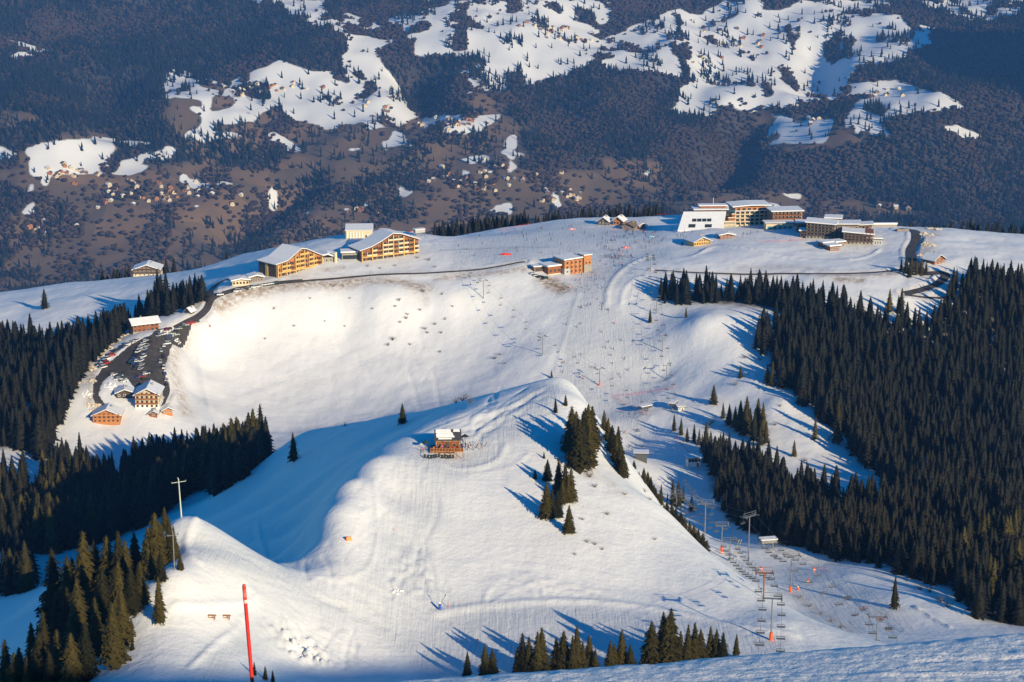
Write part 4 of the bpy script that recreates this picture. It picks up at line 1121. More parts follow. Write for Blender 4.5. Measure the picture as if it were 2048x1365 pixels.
# ------------------------------------------------------------------ generic pieces for the other buildings
def flat_block(name, label, u, v, ang, L, D, H, wallm, ns, bays, side=0, group=None, d0=900, snow=.8, sink=3.0, balc=None, tilt=0.0, roofm=None, fr=None, gl=None, base=None, cat='building'):
    c = corner(u, v, d0); t = thing(name, label, cat, c, ang, group)
    MB().box(0, L, 0, D, -sink, H).build('wall', [wallm], t)
    if base: MB().box(-.12, L + .12, -.12, D + .12, -sink, base).build('stone_base', [STONE], t)
    z0, z1 = H + .01, H + .01 + tilt * L
    r = MB().slab([(-1.0, z0 - tilt), (L + 1.0, z1 + tilt)], -1.2, D + 1.0, .3).build('roof', [roofm or WOOD_D], t)
    MB().slab([(-.9, z0 + .31 - tilt * .9), (L + .9, z1 + .31 + tilt * .9)], -1.05, D + .9, snow).build('snow_cover', [ROOFSNOW], r)
    if tilt: MB().prism([(0, H - .01), (L, H - .01), (L, H + tilt * L), (0, H + 0.005)], .01, D - .01).build('gable', [wallm], t)
    if ns and bays:
        sh = (H - .5) / ns; bw = L / bays
        wins(t, (0, 0), 0, bays, ns, bw, sh, .6, min(1.6, bw * .6), sh * .58, fr, gl)
        if balc:
            for s in range(1, ns):
                for i in range(bays):
                    part('balcony', balcony_mesh(bw * .96, sh, wallm, balc), t, (bw * (i + .5), 0, .35 + s * sh))
    if ns and side:
        sh = (H - .5) / ns; bw = D / side
        wins(t, (L, 0), math.pi / 2, side, ns, bw, sh, .6, min(1.5, bw * .55), sh * .55, fr, gl)
    return t

def gable_house(name, label, pos, ang, W, L, H, rise, wallm, ns=2, bays=4, group=None, sink=2.0, ov=1.1, snow=.45, lower=None, balc=None, cat='chalet', fr=None, roofm=None, side=3, snow_m=None):
    """gable end faces -y, ridge runs along y; W across the gable, L deep"""
    t = thing(name, label, cat, pos, ang, group)
    MB().prism([(0, -sink), (W, -sink), (W, H), (W / 2, H + rise), (0, H)], 0, L).build('wall', [wallm], t)
    if lower: MB().box(-.1, W + .1, -.1, L + .1, -sink, lower[0]).build('masonry_base', [lower[1]], t)
    k = rise / (W / 2); e = ov
    line = [(-e, H - k * e + .06), (W / 2, H + rise + .06), (W + e, H - k * e + .06)]
    r = MB().slab(line, -ov * 1.2, L + ov, .22).build('roof', [roofm or WOOD_D], t)
    if snow: MB().slab([(line[0][0] + .1, line[0][1] + .23), (W / 2, H + rise + .29), (line[2][0] - .1, line[2][1] + .23)], -ov * 1.2 + .12, L + ov - .1, snow).build('snow_cover', [snow_m or ROOFSNOW], r)
    MB().box(W * .62, W * .62 + .8, L * .55, L * .55 + .8, H + rise * .5, H + rise + 1.3).build('chimney', [STONE], r)
    sh = H / ns; bw = W / bays
    wins(t, (0, 0), 0, bays, ns, bw, sh, .7, min(1.2, bw * .55), sh * .5, fr)
    for i in range(max(1, bays - 2)): part('window', pane_mesh(min(1.0, bw * .5), 1.1, fr or WHITE, GLASS), t, (W / 2 + (i - (max(1, bays - 2) - 1) / 2) * bw, -.02, H + .25)) if rise > 2 else None
    if side: wins(t, (W, 0), math.pi / 2, side, ns, L / side, sh, .7, 1.1, sh * .5, fr)
    if balc:
        for s in range(1, ns + (1 if rise > 3 else 0)):
            b = MB(); b.box(.2, W - .2, -1.2, -.02, s * sh - .1, s * sh + .08, 0); b.box(.2, W - .2, -1.25, -1.15, s * sh + .1, s * sh + 1.0, 1)
            for q in range(bays + 1): b.box(.2 + (W - .5) * q / bays, .32 + (W - .5) * q / bays, -1.22, -1.1, s * sh - .1, s * sh + sh - .3, 1)
            b.build('balcony', [wallm, balc], t)
    return t

# ------------------------------------------------------------------ orange stepped residence beside the piste
GRP = None
t = thing('stepped_residence', 'orange timber residence of three stepped volumes beside the busy piste', 'building', corner(1129, 550), math.radians(30))
MB().box(0, 13, 0, 12, -3, 8.6).build('wall', [WOOD_O], t); MB().box(-.15, 4.0, -.15, 5, -3, 3.6).build('concrete_base', [CONC], t)
r = MB().slab([(-.8, 8.6), (13.6, 9.0)], -.8, 12.8, .3).build('roof', [WOOD_D], t); MB().slab([(-.7, 8.92), (13.5, 9.32)], -.7, 12.7, .7).build('snow_cover', [ROOFSNOW], r)
MB().box(-9.5, -.16, 3.6, 13, -3, 5.2).build('left_wing', [WOOD_R], t); MB().box(-10.2, -.2, 2.8, 13.6, 5.21, 6.1).build('left_wing_snow', [ROOFSNOW], t)
MB().box(-9.5, -.2, 3.45, 3.7, -3, .6).build('wing_base', [CREAM], t)
MB().box(13.0, 18.5, -1.5, 6, -3, 10.8).build('stair_tower', [WOOD_O], t); MB().box(12.7, 18.8, -1.8, 6.3, 10.81, 11.3).build('tower_snow', [ROOFSNOW], t)
MB().box(13.1, 18.4, -1.62, -1.4, -3, 5.0).build('tower_base', [STONE], t)
wins(t, (0.5, 0), 0, 4, 3, 3.0, 2.7, .9, 1.3, 1.3, WOOD_D); wins(t, (13.3, -1.5), 0, 2, 1, 2.4, 3, 5.6, 1.0, 1.0, WOOD_D); wins(t, (-9, 3.6), 0, 3, 1, 2.9, 3, 1.8, 1.2, 1.3, WOOD_D)
for i in range(3): MB().box(4.3 + i * 3.0, 4.6 + i * 3, -.3, .02, -1, 8.4).build('timber_fin', [WOOD_R], t)
t = thing('garage_shed', 'small shed with snowy roof in the shade of the orange residence', 'building', corner(1068, 545), math.radians(20))
MB().box(0, 6, 0, 6, -1, 2.8).build('wall', [WOOD_G], t); r = MB().box(-.5, 6.5, -.5, 6.5, 2.81, 3.0).build('roof', [WOOD_D], t); MB().box(-.4, 6.4, -.4, 6.4, 3.01, 3.6).build('snow_cover', [ROOFSNOW], r)
MB().box(1, 5, -.06, .02, -.6, 2.2).build('door', [WOOD_D], t)

# ------------------------------------------------------------------ the big hotel on the plateau
_h = corner(1466, 456); _h.y += 15; _h.x += 3; _h.z = float(hmid(_h.x, _h.y)) + .5
t = thing('hotel_main_wing', 'main hotel wing with cream floor bands, timber top storey and stepped snow roofs', 'building', _h, math.radians(9))
MB().box(0, 22, 0, 16, -3, 12.2).build('wall', [CREAM], t); MB().box(-.05, 22.05, -.08, 16.05, 12.25, 15.4).build('top_storey', [WOOD_O], t)
for s in range(4):
    MB().box(-.4, 22.4, -1.5, -.06, 2.9 + s * 3.1, 3.5 + s * 3.1).build('floor_band', [CREAM if s < 3 else WHITE], t)
    for i in range(7):
        part('window', pane_mesh(2.3, 2.1, WOOD_O if s % 2 else CREAM, GLASS), t, (1.7 + i * 3.1, -.05, .5 + s * 3.1))
for i in range(8): MB().box(i * 3.1 - .1, i * 3.1 + .35, -1.2, -.02, -3, 2.9).build('pier', [CREAM], t)
for i in range(6): part('window', pane_mesh(2.0, 1.7, WOOD_D, GLASS), t, (2.2 + i * 3.4, -.10, 12.9))
r = MB().slab([(-2.2, 15.4), (10, 16.4), (23.2, 16.0)], -1.6, 17, .35).build('roof', [WOOD_D], t); MB().slab([(-2.1, 15.77), (10, 16.77), (23.1, 16.37)], -1.5, 16.9, .8).build('snow_cover', [ROOFSNOW], r)
MB().box(22.5, 30, 2, 13, -3, 12.8).build('end_pavilion', [WOOD_O], t); MB().slab([(22.0, 13.0), (26, 14.8), (31, 13.2)], 1, 14, .8).build('pavilion_snow', [ROOFSNOW], t)
wins(t, (22.6, 2), 0, 3, 4, 2.4, 3.0, .8, 1.4, 1.6, CREAM)
# terraces that step down to the left
for s in range(4): MB().box(-9 + s * 2.2, -.45, -1.6 + .02 * s, 6, -2.5 + s * 3.1, .55 + s * 3.1).build('terrace', [STONE if s < 2 else WOOD_R], t); MB().box(-9.3 + s * 2.2, -.42, -1.9, -1.62, .56 + s * 3.1, 1.4 + s * 3.1).build('terrace_rail', [CREAM], t)

_w = Vector(px(1357, 456, _h.y - 14)); _w.z = float(hmid(_w.x, _w.y))
t = thing('hotel_sloping_wing', 'hotel wing buried under a long sloping snow roof with dark skylights', 'building', _w, math.radians(2))
S0, S1 = (0.0, 0.3), (17.0, 11.5)       # slope in y / z
MB().add([(0, 0, -3), (27, 0, -3), (31, 17, -3), (5.5, 17, -3), (0, 0, .2), (27, 0, .2), (31, 17, 10.6), (5.5, 17, 10.6)],
         [(0, 3, 2, 1), (4, 5, 6, 7), (0, 1, 5, 4), (1, 2, 6, 5), (2, 3, 7, 6), (3, 0, 4, 7)]).build('wall', [CREAM], t)
r = MB().add([(-.6, -.6, .25), (27.6, -.6, .25), (31.8, 17.4, 11.2), (5.0, 17.4, 11.2), (-.6, -.6, 1.1), (27.6, -.6, 1.1), (31.8, 17.4, 12.0), (5.0, 17.4, 12.0)],
         [(0, 3, 2, 1), (4, 5, 6, 7), (0, 1, 5, 4), (1, 2, 6, 5), (2, 3, 7, 6), (3, 0, 4, 7)]).build('snow_roof', [ROOFSNOW], t)
def on_slope(x0, x1, y0, y1, name, m):
    k = (12.0 - 1.1) / 18.0; z = lambda y: 1.1 + (y + .6) * k
    MB().add([(x0, y0, z(y0) - .3), (x1, y0, z(y0) - .3), (x1 + (y1 - y0) * .2, y1, z(y1) - .3), (x0 + (y1 - y0) * .2, y1, z(y1) - .3), (x0, y0, z(y0) + .12), (x1, y0, z(y0) + .12), (x1 + (y1 - y0) * .2, y1, z(y1) + .12), (x0 + (y1 - y0) * .2, y1, z(y1) + .12)],
         [(0, 3, 2, 1), (4, 5, 6, 7), (0, 1, 5, 4), (1, 2, 6, 5), (2, 3, 7, 6), (3, 0, 4, 7)]).build(name, [m], r)
for i in range(4): on_slope(9.2 + i * 3.1, 11.9 + i * 3.1, 7.6, 10.4, 'skylight', GLASS)
on_slope(6.3, 10.6, 2.0, 5.2, 'dormer_opening', GLASS); on_slope(16.5, 20.8, 2.0, 5.0, 'dormer_opening', GLASS)
t = thing('hotel_panorama_lounge', 'glazed upper lounge with broad snowy roof above the sloping hotel wing', 'building', corner(1392, 440), math.radians(3))
g0 = t.location.z; t.location.z = g0 + 6.0
MB().box(0, 22, 0, 9, -6, 4.6).build('wall', [WOOD_D], t)
for i in range(8): part('window', pane_mesh(2.4, 2.6, WHITE if i == 6 else WOOD_D, GLASS), t, (1.6 + i * 2.7, -.02, 1.2))
r = MB().box(-2, 24, -1.8, 10.5, 4.61, 5.0).build('roof', [WOOD_R], t); MB().box(-1.9, 23.9, -1.7, 10.4, 5.01, 5.8).build('snow_cover', [ROOFSNOW], r)
MB().box(3, 20, 3, 9, 5.81, 7.6).build('roof_house', [WOOD_R], t); MB().box(2, 21, 2.2, 9.8, 7.61, 8.4).build('roof_house_snow', [ROOFSNOW], t)
MB().tube((12, 6, 8.4), (12, 6, 14.5), .12).build('antenna_mast', [WHITE], t)
flat_block('hotel_timber_block', 'boxy timber hotel block with flat snow roof right of the main wing', 1544, 456, math.radians(7), 19, 15, 13.0, WOOD_G, 4, 8, 4, balc=WOOD_R, base=3.2)
t = flat_block('hotel_pool_pavilion', 'low cream pavilion with teal windows in front of the timber hotel block', 1532, 460, math.radians(4), 17, 8, 5.6, CREAM, 0, 0, snow=.5)
for i in range(5): part('window', pane_mesh(2.6, 2.6, CREAM, TEAL), t, (2.2 + i * 3.2, -.02, .6))
GR = 'dark timber residences right of the hotel'
flat_block('residence', 'dark timber residence with stepped snow roofs, nearest the hotel', 1612, 478, math.radians(-14), 17, 14, 13.0, WOOD_G, 5, 8, 4, GR, balc=WOOD_D, tilt=-.06, base=6)
flat_block('residence', 'dark timber residence with long tilted snow roof and orange gable end', 1686, 489, math.radians(-10), 17.5, 14, 9.6, WOOD_R, 4, 8, 4, GR, balc=WOOD_D, tilt=-.09, base=5)
flat_block('residence_annex', 'upper residence block with pitched snow roof behind the orange-gabled one', 1672, 478, math.radians(-12), 13, 12, 11.2, WOOD_G, 4, 5, 3, GR, tilt=.05)
flat_block('residence_tower', 'short tower block with snow cap between the two timber residences', 1650, 470, math.radians(-12), 9, 10, 13.6, WOOD_O, 4, 3, 3, GR)
flat_block('hotel_link_wing', 'low snow-roofed link between the timber hotel block and the dark residences', 1594, 466, math.radians(-4), 9, 9, 7.5, WOOD_G, 3, 4, 2, balc=WOOD_D)
flat_block('residence', 'short dark residence with overhanging snow roof behind the orange gable', 1712, 474, math.radians(-10), 9, 9, 9.5, WOOD_G, 3, 4, 3, GR, tilt=.12, balc=WOOD_R)
flat_block('colonnade_pavilion', 'low flat white pavilion with colonnade at the right end of the residences', 1734, 490, math.radians(-6), 9, 9, 3.9, CONC, 1, 6, 4, snow=.7)
for k, (u, v, l, lab) in enumerate([(1646, 496, 7, 'snow-roofed timber cottage at the foot of the dark residences, leftmost of three'), (1660, 503, 7, 'snow-roofed timber cottage at the foot of the dark residences, middle of three'), (1672, 495, 6, 'snow-roofed timber cottage at the foot of the dark residences, rightmost of three')]):
    flat_block('cottage', lab, u, v, math.radians(24), l, 6, 2.6, WOOD_R, 1, 3, 2, 'cottages at the foot of the residences', snow=.8, cat='cottage')
flat_block('ticket_lodge', 'brown lodge with snow roof in the shade of the hotel car loop', 1600, 476, math.radians(-8), 7, 7, 4.0, WOOD_O, 1, 3, 2)
t = thing('snow_covered_wall', 'long snow-capped retaining wall right of the residences', 'wall', corner(1722, 456), math.radians(2))
MB().box(0, 24, 0, 1.2, -2, 1.6).build('masonry', [STONE], t); MB().box(-.3, 24.3, -.4, 1.6, 1.61, 2.7).build('snow_cap', [ROOFSNOW], t)
t = thing('road_bridge', 'small dark road bridge at the top bend of the access road', 'bridge', corner(1796, 463), math.radians(3))
MB().box(0, 6.5, 0, 5, -2.5, -.6).build('opening', [DARKROOF], t); MB().box(-.6, 7.2, -.4, 5.4, -.59, 0.4).build('deck', [WOOD_R], t); MB().box(-.6, 7.2, -.5, -.38, .41, 1.3).build('parapet', [STONE], t)

for o in bpy.data.objects:
    if o.parent is None and (o.name.startswith('hotel_') or o.name.startswith('residence')):
        o.scale = (1.08, 1.0, 0.80 if 'sloping' not in o.name else 0.86)
        if 'lounge' in o.name: o.location.z -= 2.6
# ------------------------------------------------------------------ chalets, huts
gable_house('chalet', 'tall cream chalet with red gable and snowy roof at the end of the car park', corner(271, 816), math.radians(2), 12.2, 15, 7.2, 3.2, CREAM, 3, 5, lower=(2.2, WHITE), balc=WOOD_R, fr=WOOD_R, snow=.5)
t = gable_house('log_chalet', 'wide orange log chalet half hidden by spruces below the car park', corner(186, 846), math.radians(3), 16.5, 13, 4.6, 3.6, WOOD_O, 2, 6, balc=WOOD_O, fr=WOOD_R, snow=.5)
t.scale = (.84, .84, .84)
gable_house('shaded_hut', 'low dark hut in blue shade beside the tall cream chalet', corner(233, 797), math.radians(12), 8.5, 8, 2.6, 1.6, WOOD_D, 1, 3, snow=.45)
t = gable_house('lodge', 'long red-brown lodge with snowy roof above the parked cars', corner(318, 664), math.radians(118), 8.5, 15, 5.0, 2.2, WOOD_O, 2, 3, fr=WHITE, snow=.5, side=0, lower=(1.0, STONE))
wins(t, (0, 15), -math.pi / 2, 6, 2, 2.5, 2.4, .9, 1.3, 1.3, WHITE)
MB().box(-.12, -.02, .1, 14.9, 0.9, 4.4).build('side_cladding', [WOOD_R], t)
gable_house('farm_chalet', 'broad gabled chalet on the far left rim with snowy roof', corner(267, 553), math.radians(3), 18.5, 14, 4.8, 3.2, WOOD_G, 2, 6, lower=(1.8, CREAM), balc=WOOD_D, snow=.6)
gable_house('mountain_chalet', 'small red-brown chalet with shaded blue roof by the right-hand road', corner(1868, 532), math.radians(38), 9.5, 9, 2.6, 2.8, WOOD_R, 1, 3, snow=.35)
gable_house('kiosk', 'little timber kiosk at the bottom of the car park lane', corner(326, 828), math.radians(20), 5, 5, 2.0, 1.3, WOOD_O, 1, 2, snow=.4, cat='hut', side=0)
gable_house('kiosk', 'tiny red-roofed kiosk below the tall cream chalet', corner(300, 832), math.radians(5), 3.6, 4, 1.8, 1.0, WOOD_R, 1, 1, snow=.2, cat='hut', side=0)
gable_house('ski_school_hut', 'grey-roofed ski school hut on the plateau, leftmost of the huts', corner(1196, 450), math.radians(-15), 7.5, 8, 2.6, 2.6, WOOD_D, 1, 3, snow=.4, cat='hut')
gable_house('ski_school_hut', 'orange gabled hut on the plateau with a snowy roof', corner(1226, 450), math.radians(-20), 7, 8, 3.0, 2.6, WOOD_O, 1, 3, snow=.5, cat='hut', fr=WOOD_D)
gable_house('snack_bar', 'wide brown-roofed bar with crowd of skiers in front on the plateau', corner(1243, 459), math.radians(-25), 9.5, 10, 2.6, 2.0, WOOD_G, 1, 4, snow=0, cat='hut', roofm=WOOD_G)
gable_house('ticket_hut', 'small hut with white roof and red end right of the brown-roofed bar', corner(1278, 459), math.radians(30), 5.5, 7, 2.4, 1.2, WOOD_R, 1, 2, snow=.5, cat='hut')
gable_house('terrace_restaurant', 'timber restaurant with dark left roof on the slope below the sloping hotel wing', corner(1388, 492), math.radians(24), 12, 10, 2.6, 2.6, OCHRE, 1, 7, snow=.4, cat='hut', fr=WOOD_R, roofm=WOOD_D)
gable_house('terrace_lodge', 'low snow-roofed lodge beside the terrace restaurant', corner(1440, 478), math.radians(10), 9.5, 6, 2.4, .9, WOOD_R, 1, 4, snow=.6, cat='hut')
gable_house('roadside_shop', 'row shop with snowy roof and cream front at the road fork, left part', corner(465, 574), math.radians(18), 10, 7, 2.7, .8, CREAM, 1, 5, snow=.7, cat='shop', fr=WOOD_R)
gable_house('roadside_shop', 'row shop with snowy roof beside the ochre apartment block, right part', corner(500, 566), math.radians(18), 8, 7, 3.0, .9, WOOD_G, 1, 4, snow=.7, cat='shop', fr=WHITE)
gable_house('lift_cabin', 'small snow-topped cabin on the shaded slope by the spruce belt', corner(372, 628), math.radians(-25), 3.2, 4, 1.6, 1.6, WOOD_D, 1, 1, snow=.3, cat='hut', side=0)
# ------------------------------------------------------------------ people
def figure(name, joints, edges, radii):
    """one continuous body grown over a skeleton"""
    me = bpy.data.meshes.new(name); names = list(joints)
    me.from_pydata([joints[k] for k in names], [(names.index(a), names.index(b)) for a, b in edges], [])
    o = bpy.data.objects.new(name, me); COL.objects.link(o)
    o.modifiers.new('s', 'SKIN'); sb = o.modifiers.new('d', 'SUBSURF'); sb.levels = 1; sb.render_levels = 1
    for i, k in enumerate(names):
        r = radii[k]; me.skin_vertices[0].data[i].radius = r if isinstance(r, tuple) else (r, r)
        me.skin_vertices[0].data[i].use_root = (k == 'pelvis')
    dg = bpy.context.evaluated_depsgraph_get()
    out = bpy.data.meshes.new_from_object(o.evaluated_get(dg))
    bpy.data.objects.remove(o)
    return out
RAD = dict(pelvis=(.15, .12), waist=(.145, .11), chest=(.17, .13), neck=.06, head=(.10, .11), top=(.07, .08), ls=.075, rs=.075, le=.055, re=.055, lh=.05, rh=.05, lk=.075, rk=.075, la=.055, ra=.055, lf=.05, rf=.05)
EDG = [('pelvis', 'waist'), ('waist', 'chest'), ('chest', 'neck'), ('neck', 'head'), ('head', 'top'), ('chest', 'ls'), ('chest', 'rs'), ('ls', 'le'), ('rs', 're'), ('le', 'lh'), ('re', 'rh'), ('pelvis', 'lk'), ('pelvis', 'rk'), ('lk', 'la'), ('rk', 'ra'), ('la', 'lf'), ('ra', 'rf')]
STAND = dict(pelvis=(0, 0, .95), waist=(0, 0, 1.12), chest=(0, 0, 1.36), neck=(0, 0, 1.52), head=(0, -.02, 1.64), top=(0, -.02, 1.76), ls=(.2, 0, 1.4), rs=(-.2, 0, 1.4), le=(.27, .02, 1.13), re=(-.27, .02, 1.13), lh=(.27, -.12, .92), rh=(-.27, -.12, .92), lk=(.1, -.03, .5), rk=(-.1, -.03, .5), la=(.1, 0, .1), ra=(-.1, 0, .1), lf=(.1, -.16, .06), rf=(-.1, -.16, .06))
SKI = dict(pelvis=(0, .12, .78), waist=(0, .04, .94), chest=(0, -.1, 1.15), neck=(0, -.17, 1.30), head=(0, -.22, 1.41), top=(0, -.24, 1.52), ls=(.2, -.1, 1.19), rs=(-.2, -.1, 1.19), le=(.33, -.2, .98), re=(-.33, -.2, .98), lh=(.34, -.42, .92), rh=(-.34, -.42, .92), lk=(.12, -.2, .48), rk=(-.12, -.2, .48), la=(.12, .02, .12), ra=(-.12, .02, .12), lf=(.12, -.16, .07), rf=(-.12, -.16, .07))
SIT = dict(pelvis=(0, .05, .50), waist=(0, .08, .68), chest=(0, .06, .92), neck=(0, .03, 1.07), head=(0, 0, 1.18), top=(0, 0, 1.29), ls=(.19, .05, .95), rs=(-.19, .05, .95), le=(.22, -.05, .70), re=(-.22, -.05, .70), lh=(.12, -.28, .62), rh=(-.12, -.28, .62), lk=(.11, -.42, .48), rk=(-.11, -.42, .48), la=(.11, -.46, .05), ra=(-.11, -.46, .05), lf=(.11, -.62, .0), rf=(-.11, -.62, .0))
JACKETS = {'black': (.02, .02, .025), 'dark blue': (.03, .05, .16), 'red': (.55, .03, .03), 'grey': (.14, .14, .15), 'orange': (.75, .2, .03), 'light blue': (.15, .4, .6), 'pink': (.6, .1, .3)}
TROU = mat('dark_ski_trousers', (.025, .025, .03), .8); SKIN = mat('skin', (.5, .28, .2), .6); SKIM = mat('ski_base', (.12, .05, .05), .4)
JM = {k: mat(k.replace(' ', '_') + '_jacket', v, .75) for k, v in JACKETS.items()}
BODY = {}
for pn, J in (('stand', STAND), ('ski', SKI), ('sit', SIT)):
    src = figure('person_' + pn, J, EDG, RAD)
    hip = J['pelvis'][2] + .02; nk = J['neck'][2] + .06
    for cn, jm in JM.items():
        me = src.copy(); me.materials.clear()
        for mm in (jm, TROU, BLACK): me.materials.append(mm)
        for p in me.polygons:
            z = p.center.z; p.use_smooth = True
            arm = abs(p.center.x) > .17 and z > J['lh'][2] - .1 and pn != 'sit'
            p.material_index = 2 if z > nk else (0 if (z > hip or arm) else 1)
        BODY[pn, cn] = me
b = MB()
for sx in (-.12, .12): b.box(sx - .045, sx + .045, -.95, .75, .0, .035, 0); b.add([(sx - .045, -.95, .01), (sx + .045, -.95, .01), (sx + .03, -1.1, .10), (sx - .03, -1.1, .10)], [(0, 1, 2, 3)], 0)
SKIS = b.mesh('skis', [SKIM])
def person(pos, pose, colour, label, group, rz=0.0, skis=True):
    o = link('person', BODY[pose, colour], None, None, label=label, category='person', group=group)
    o.location = pos; o.rotation_euler = (0, 0, rz)
    if skis: link('skis', SKIS, o)
    return o
def pick_colour(): return random.choices(list(JACKETS), [5, 4, 2, 3, 1, 1, 1])[0]
def crowd(n, poly, d0, pose, where, group, bias=None):
    w = [tuple(ground(u, v, d0)[:2]) for u, v in poly]; a = np.array(w); x0, y0 = a.min(0); x1, y1 = a.max(0)
    k = 0
    while k < n:
        x, y = random.uniform(x0, x1), random.uniform(y0, y1)
        if not inpoly(np.array([x]), np.array([y]), w)[0]: continue
        if bias and random.random() > bias(*proj(x, y, float(hmid(x, y)))): continue
        c = pick_colour()
        person((x, y, float(hmid(x, y)) + .02), pose if random.random() < .8 else 'stand', c, ('skier in %s jacket ' % c) + where, group, random.uniform(0, 6.28)); k += 1
# on the plateau and the piste
crowd(80, [(1205,468),(1240,458),(1290,462),(1320,470),(1325,490),(1290,500),(1230,512),(1190,500)], 1050, 'stand', 'in the crowd on the plateau', 'crowd of skiers on the plateau')
crowd(26, [(1205,510),(1265,512),(1268,522),(1205,518)], 1050, 'stand', 'in the row waiting above the piste', 'row of skiers above the piste')
crowd(34, [(1175,520),(1260,520),(1215,590),(1220,640),(1150,620),(1150,560)], 950, 'ski', 'coming down the upper piste', 'skiers on the upper piste')
crowd(22, [(1130,640),(1230,640),(1280,760),(1120,760)], 900, 'ski', 'on the wide lower piste', 'skiers on the lower piste')
crowd(40, [(900,490),(1000,465),(1180,450),(1200,500),(1100,520),(960,520)], 1100, 'stand', 'on the beginners area', 'beginners on the plateau')
crowd(18, [(1290,470),(1360,455),(1400,470),(1380,490),(1330,490)], 1100, 'stand', 'near the hotel', 'skiers near the hotel')
crowd(12, [(1230,800),(1290,830),(1300,900),(1240,900)], 800, 'ski', 'in the valley above the lift station', 'skiers in the valley')
crowd(8, [(1480,462),(1600,470),(1590,488),(1480,480)], 1100, 'stand', 'on the hotel terrace', 'people on the hotel terrace')

# ------------------------------------------------------------------ the log hut on the hill
t = thing('log_hut', 'red-brown log hut with framed snowy roof and sun deck on the hill', 'hut', spot(862, 909) , math.radians(2))
MB().box(-.2, 9.6, 0, 6.5, .35, .62).build('deck', [WOOD_O], t)
for i in range(6): MB().box(.1 + i * 1.85, .3 + i * 1.85, .1, .3, -1.6, .34).build('deck_post', [WOOD_R], t)
for i in range(18): MB().box(-.2 + i * .545, .28 + i * .545, -.06, -.01, .40, .58).build('deck_board', [WOOD_O], t)
b = MB(); b.box(-.2, 9.6, -.04, .04, 1.50, 1.60)
for i in range(12): b.box(-.2 + i * .88, -.1 + i * .88, -.04, .04, .62, 1.5)
b.box(-.2, 9.6, -.03, .03, 1.02, 1.12); b.build('railing', [WOOD_O], t)
MB().box(1.7, 8.3, 2.6, 7.6, -.5, 3.3).build('wall', [WOOD_R], t)
for i in range(9): MB().tube((1.55, 2.55, .75 + i * .29), (8.45, 2.55, .75 + i * .29), .15).build('log', [WOOD_R], t)
for x in (1.6, 8.4): MB().box(x - .16, x + .16, 2.35, 2.7, .62, 3.4).build('corner_post', [WOOD_O], t)
for x in (2.7, 6.9): part('window', pane_mesh(1.1, 1.1, WOOD_O, GLASS), t, (x, 2.40, 1.3))
MB().box(4.4, 5.4, 2.32, 2.42, .62, 2.7).build('door', [WOOD_D], t)
MB().box(1.5, 8.5, 2.2, 2.38, 2.9, 3.35).build('sign_board', [WOOD_R], t)
for i in range(13):
    if i in (3, 9): continue
    b = MB(); w = .26; x = 2.0 + i * .46
    b.box(x, x + .07, 2.15, 2.19, 2.98, 3.26)
    if i % 3 != 1: b.box(x + .08, x + w, 2.15, 2.19, 3.20, 3.26)
    if i % 2: b.box(x + .08, x + w, 2.15, 2.19, 2.98, 3.04)
    if i % 4 < 2: b.box(x + w - .07, x + w, 2.15, 2.19, 2.98 if i % 2 == 0 else 3.05, 3.19)
    b.build('carved_letter', [CREAM], t)
r = MB().add([(1.0, 1.6, 3.4), (9.0, 1.6, 3.4), (9.0, 5.4, 5.6), (1.0, 5.4, 5.6), (1.0, 1.6, 3.6), (9.0, 1.6, 3.6), (9.0, 5.4, 5.8), (1.0, 5.4, 5.8)], [(0, 3, 2, 1), (4, 5, 6, 7), (0, 1, 5, 4), (1, 2, 6, 5), (2, 3, 7, 6), (3, 0, 4, 7)]).build('roof', [DARKROOF], t)
MB().add([(1.0, 5.4, 5.6), (9.0, 5.4, 5.6), (9.0, 8.6, 3.6), (1.0, 8.6, 3.6), (1.0, 5.4, 5.8), (9.0, 5.4, 5.8), (9.0, 8.6, 3.8), (1.0, 8.6, 3.8)], [(0, 3, 2, 1), (4, 5, 6, 7), (0, 1, 5, 4), (1, 2, 6, 5), (2, 3, 7, 6), (3, 0, 4, 7)]).build('rear_roof', [DARKROOF], t)
k = 2.2 / 3.8
for (x0, x1, y0, y1) in [(1.35, 6.0, 4.2, 5.2), (1.5, 6.6, 3.2, 4.05), (1.6, 7.0, 2.55, 3.0), (6.6, 8.6, 4.5, 5.2), (2.2, 6.2, 1.9, 2.2)]:
    MB().add([(x0, y0, 3.58 + (y0 - 1.6) * k), (x1, y0, 3.58 + (y0 - 1.6) * k), (x1 - .2, y1, 3.58 + (y1 - 1.6) * k), (x0 + .1, y1, 3.58 + (y1 - 1.6) * k), (x0, y0, 3.8 + (y0 - 1.6) * k), (x1, y0, 3.8 + (y0 - 1.6) * k), (x1 - .2, y1, 3.8 + (y1 - 1.6) * k), (x0 + .1, y1, 3.8 + (y1 - 1.6) * k)],
        [(0, 3, 2, 1), (4, 5, 6, 7), (0, 1, 5, 4), (1, 2, 6, 5), (2, 3, 7, 6), (3, 0, 4, 7)]).build('snow_patch', [ROOFSNOW], r)
hz = t.location
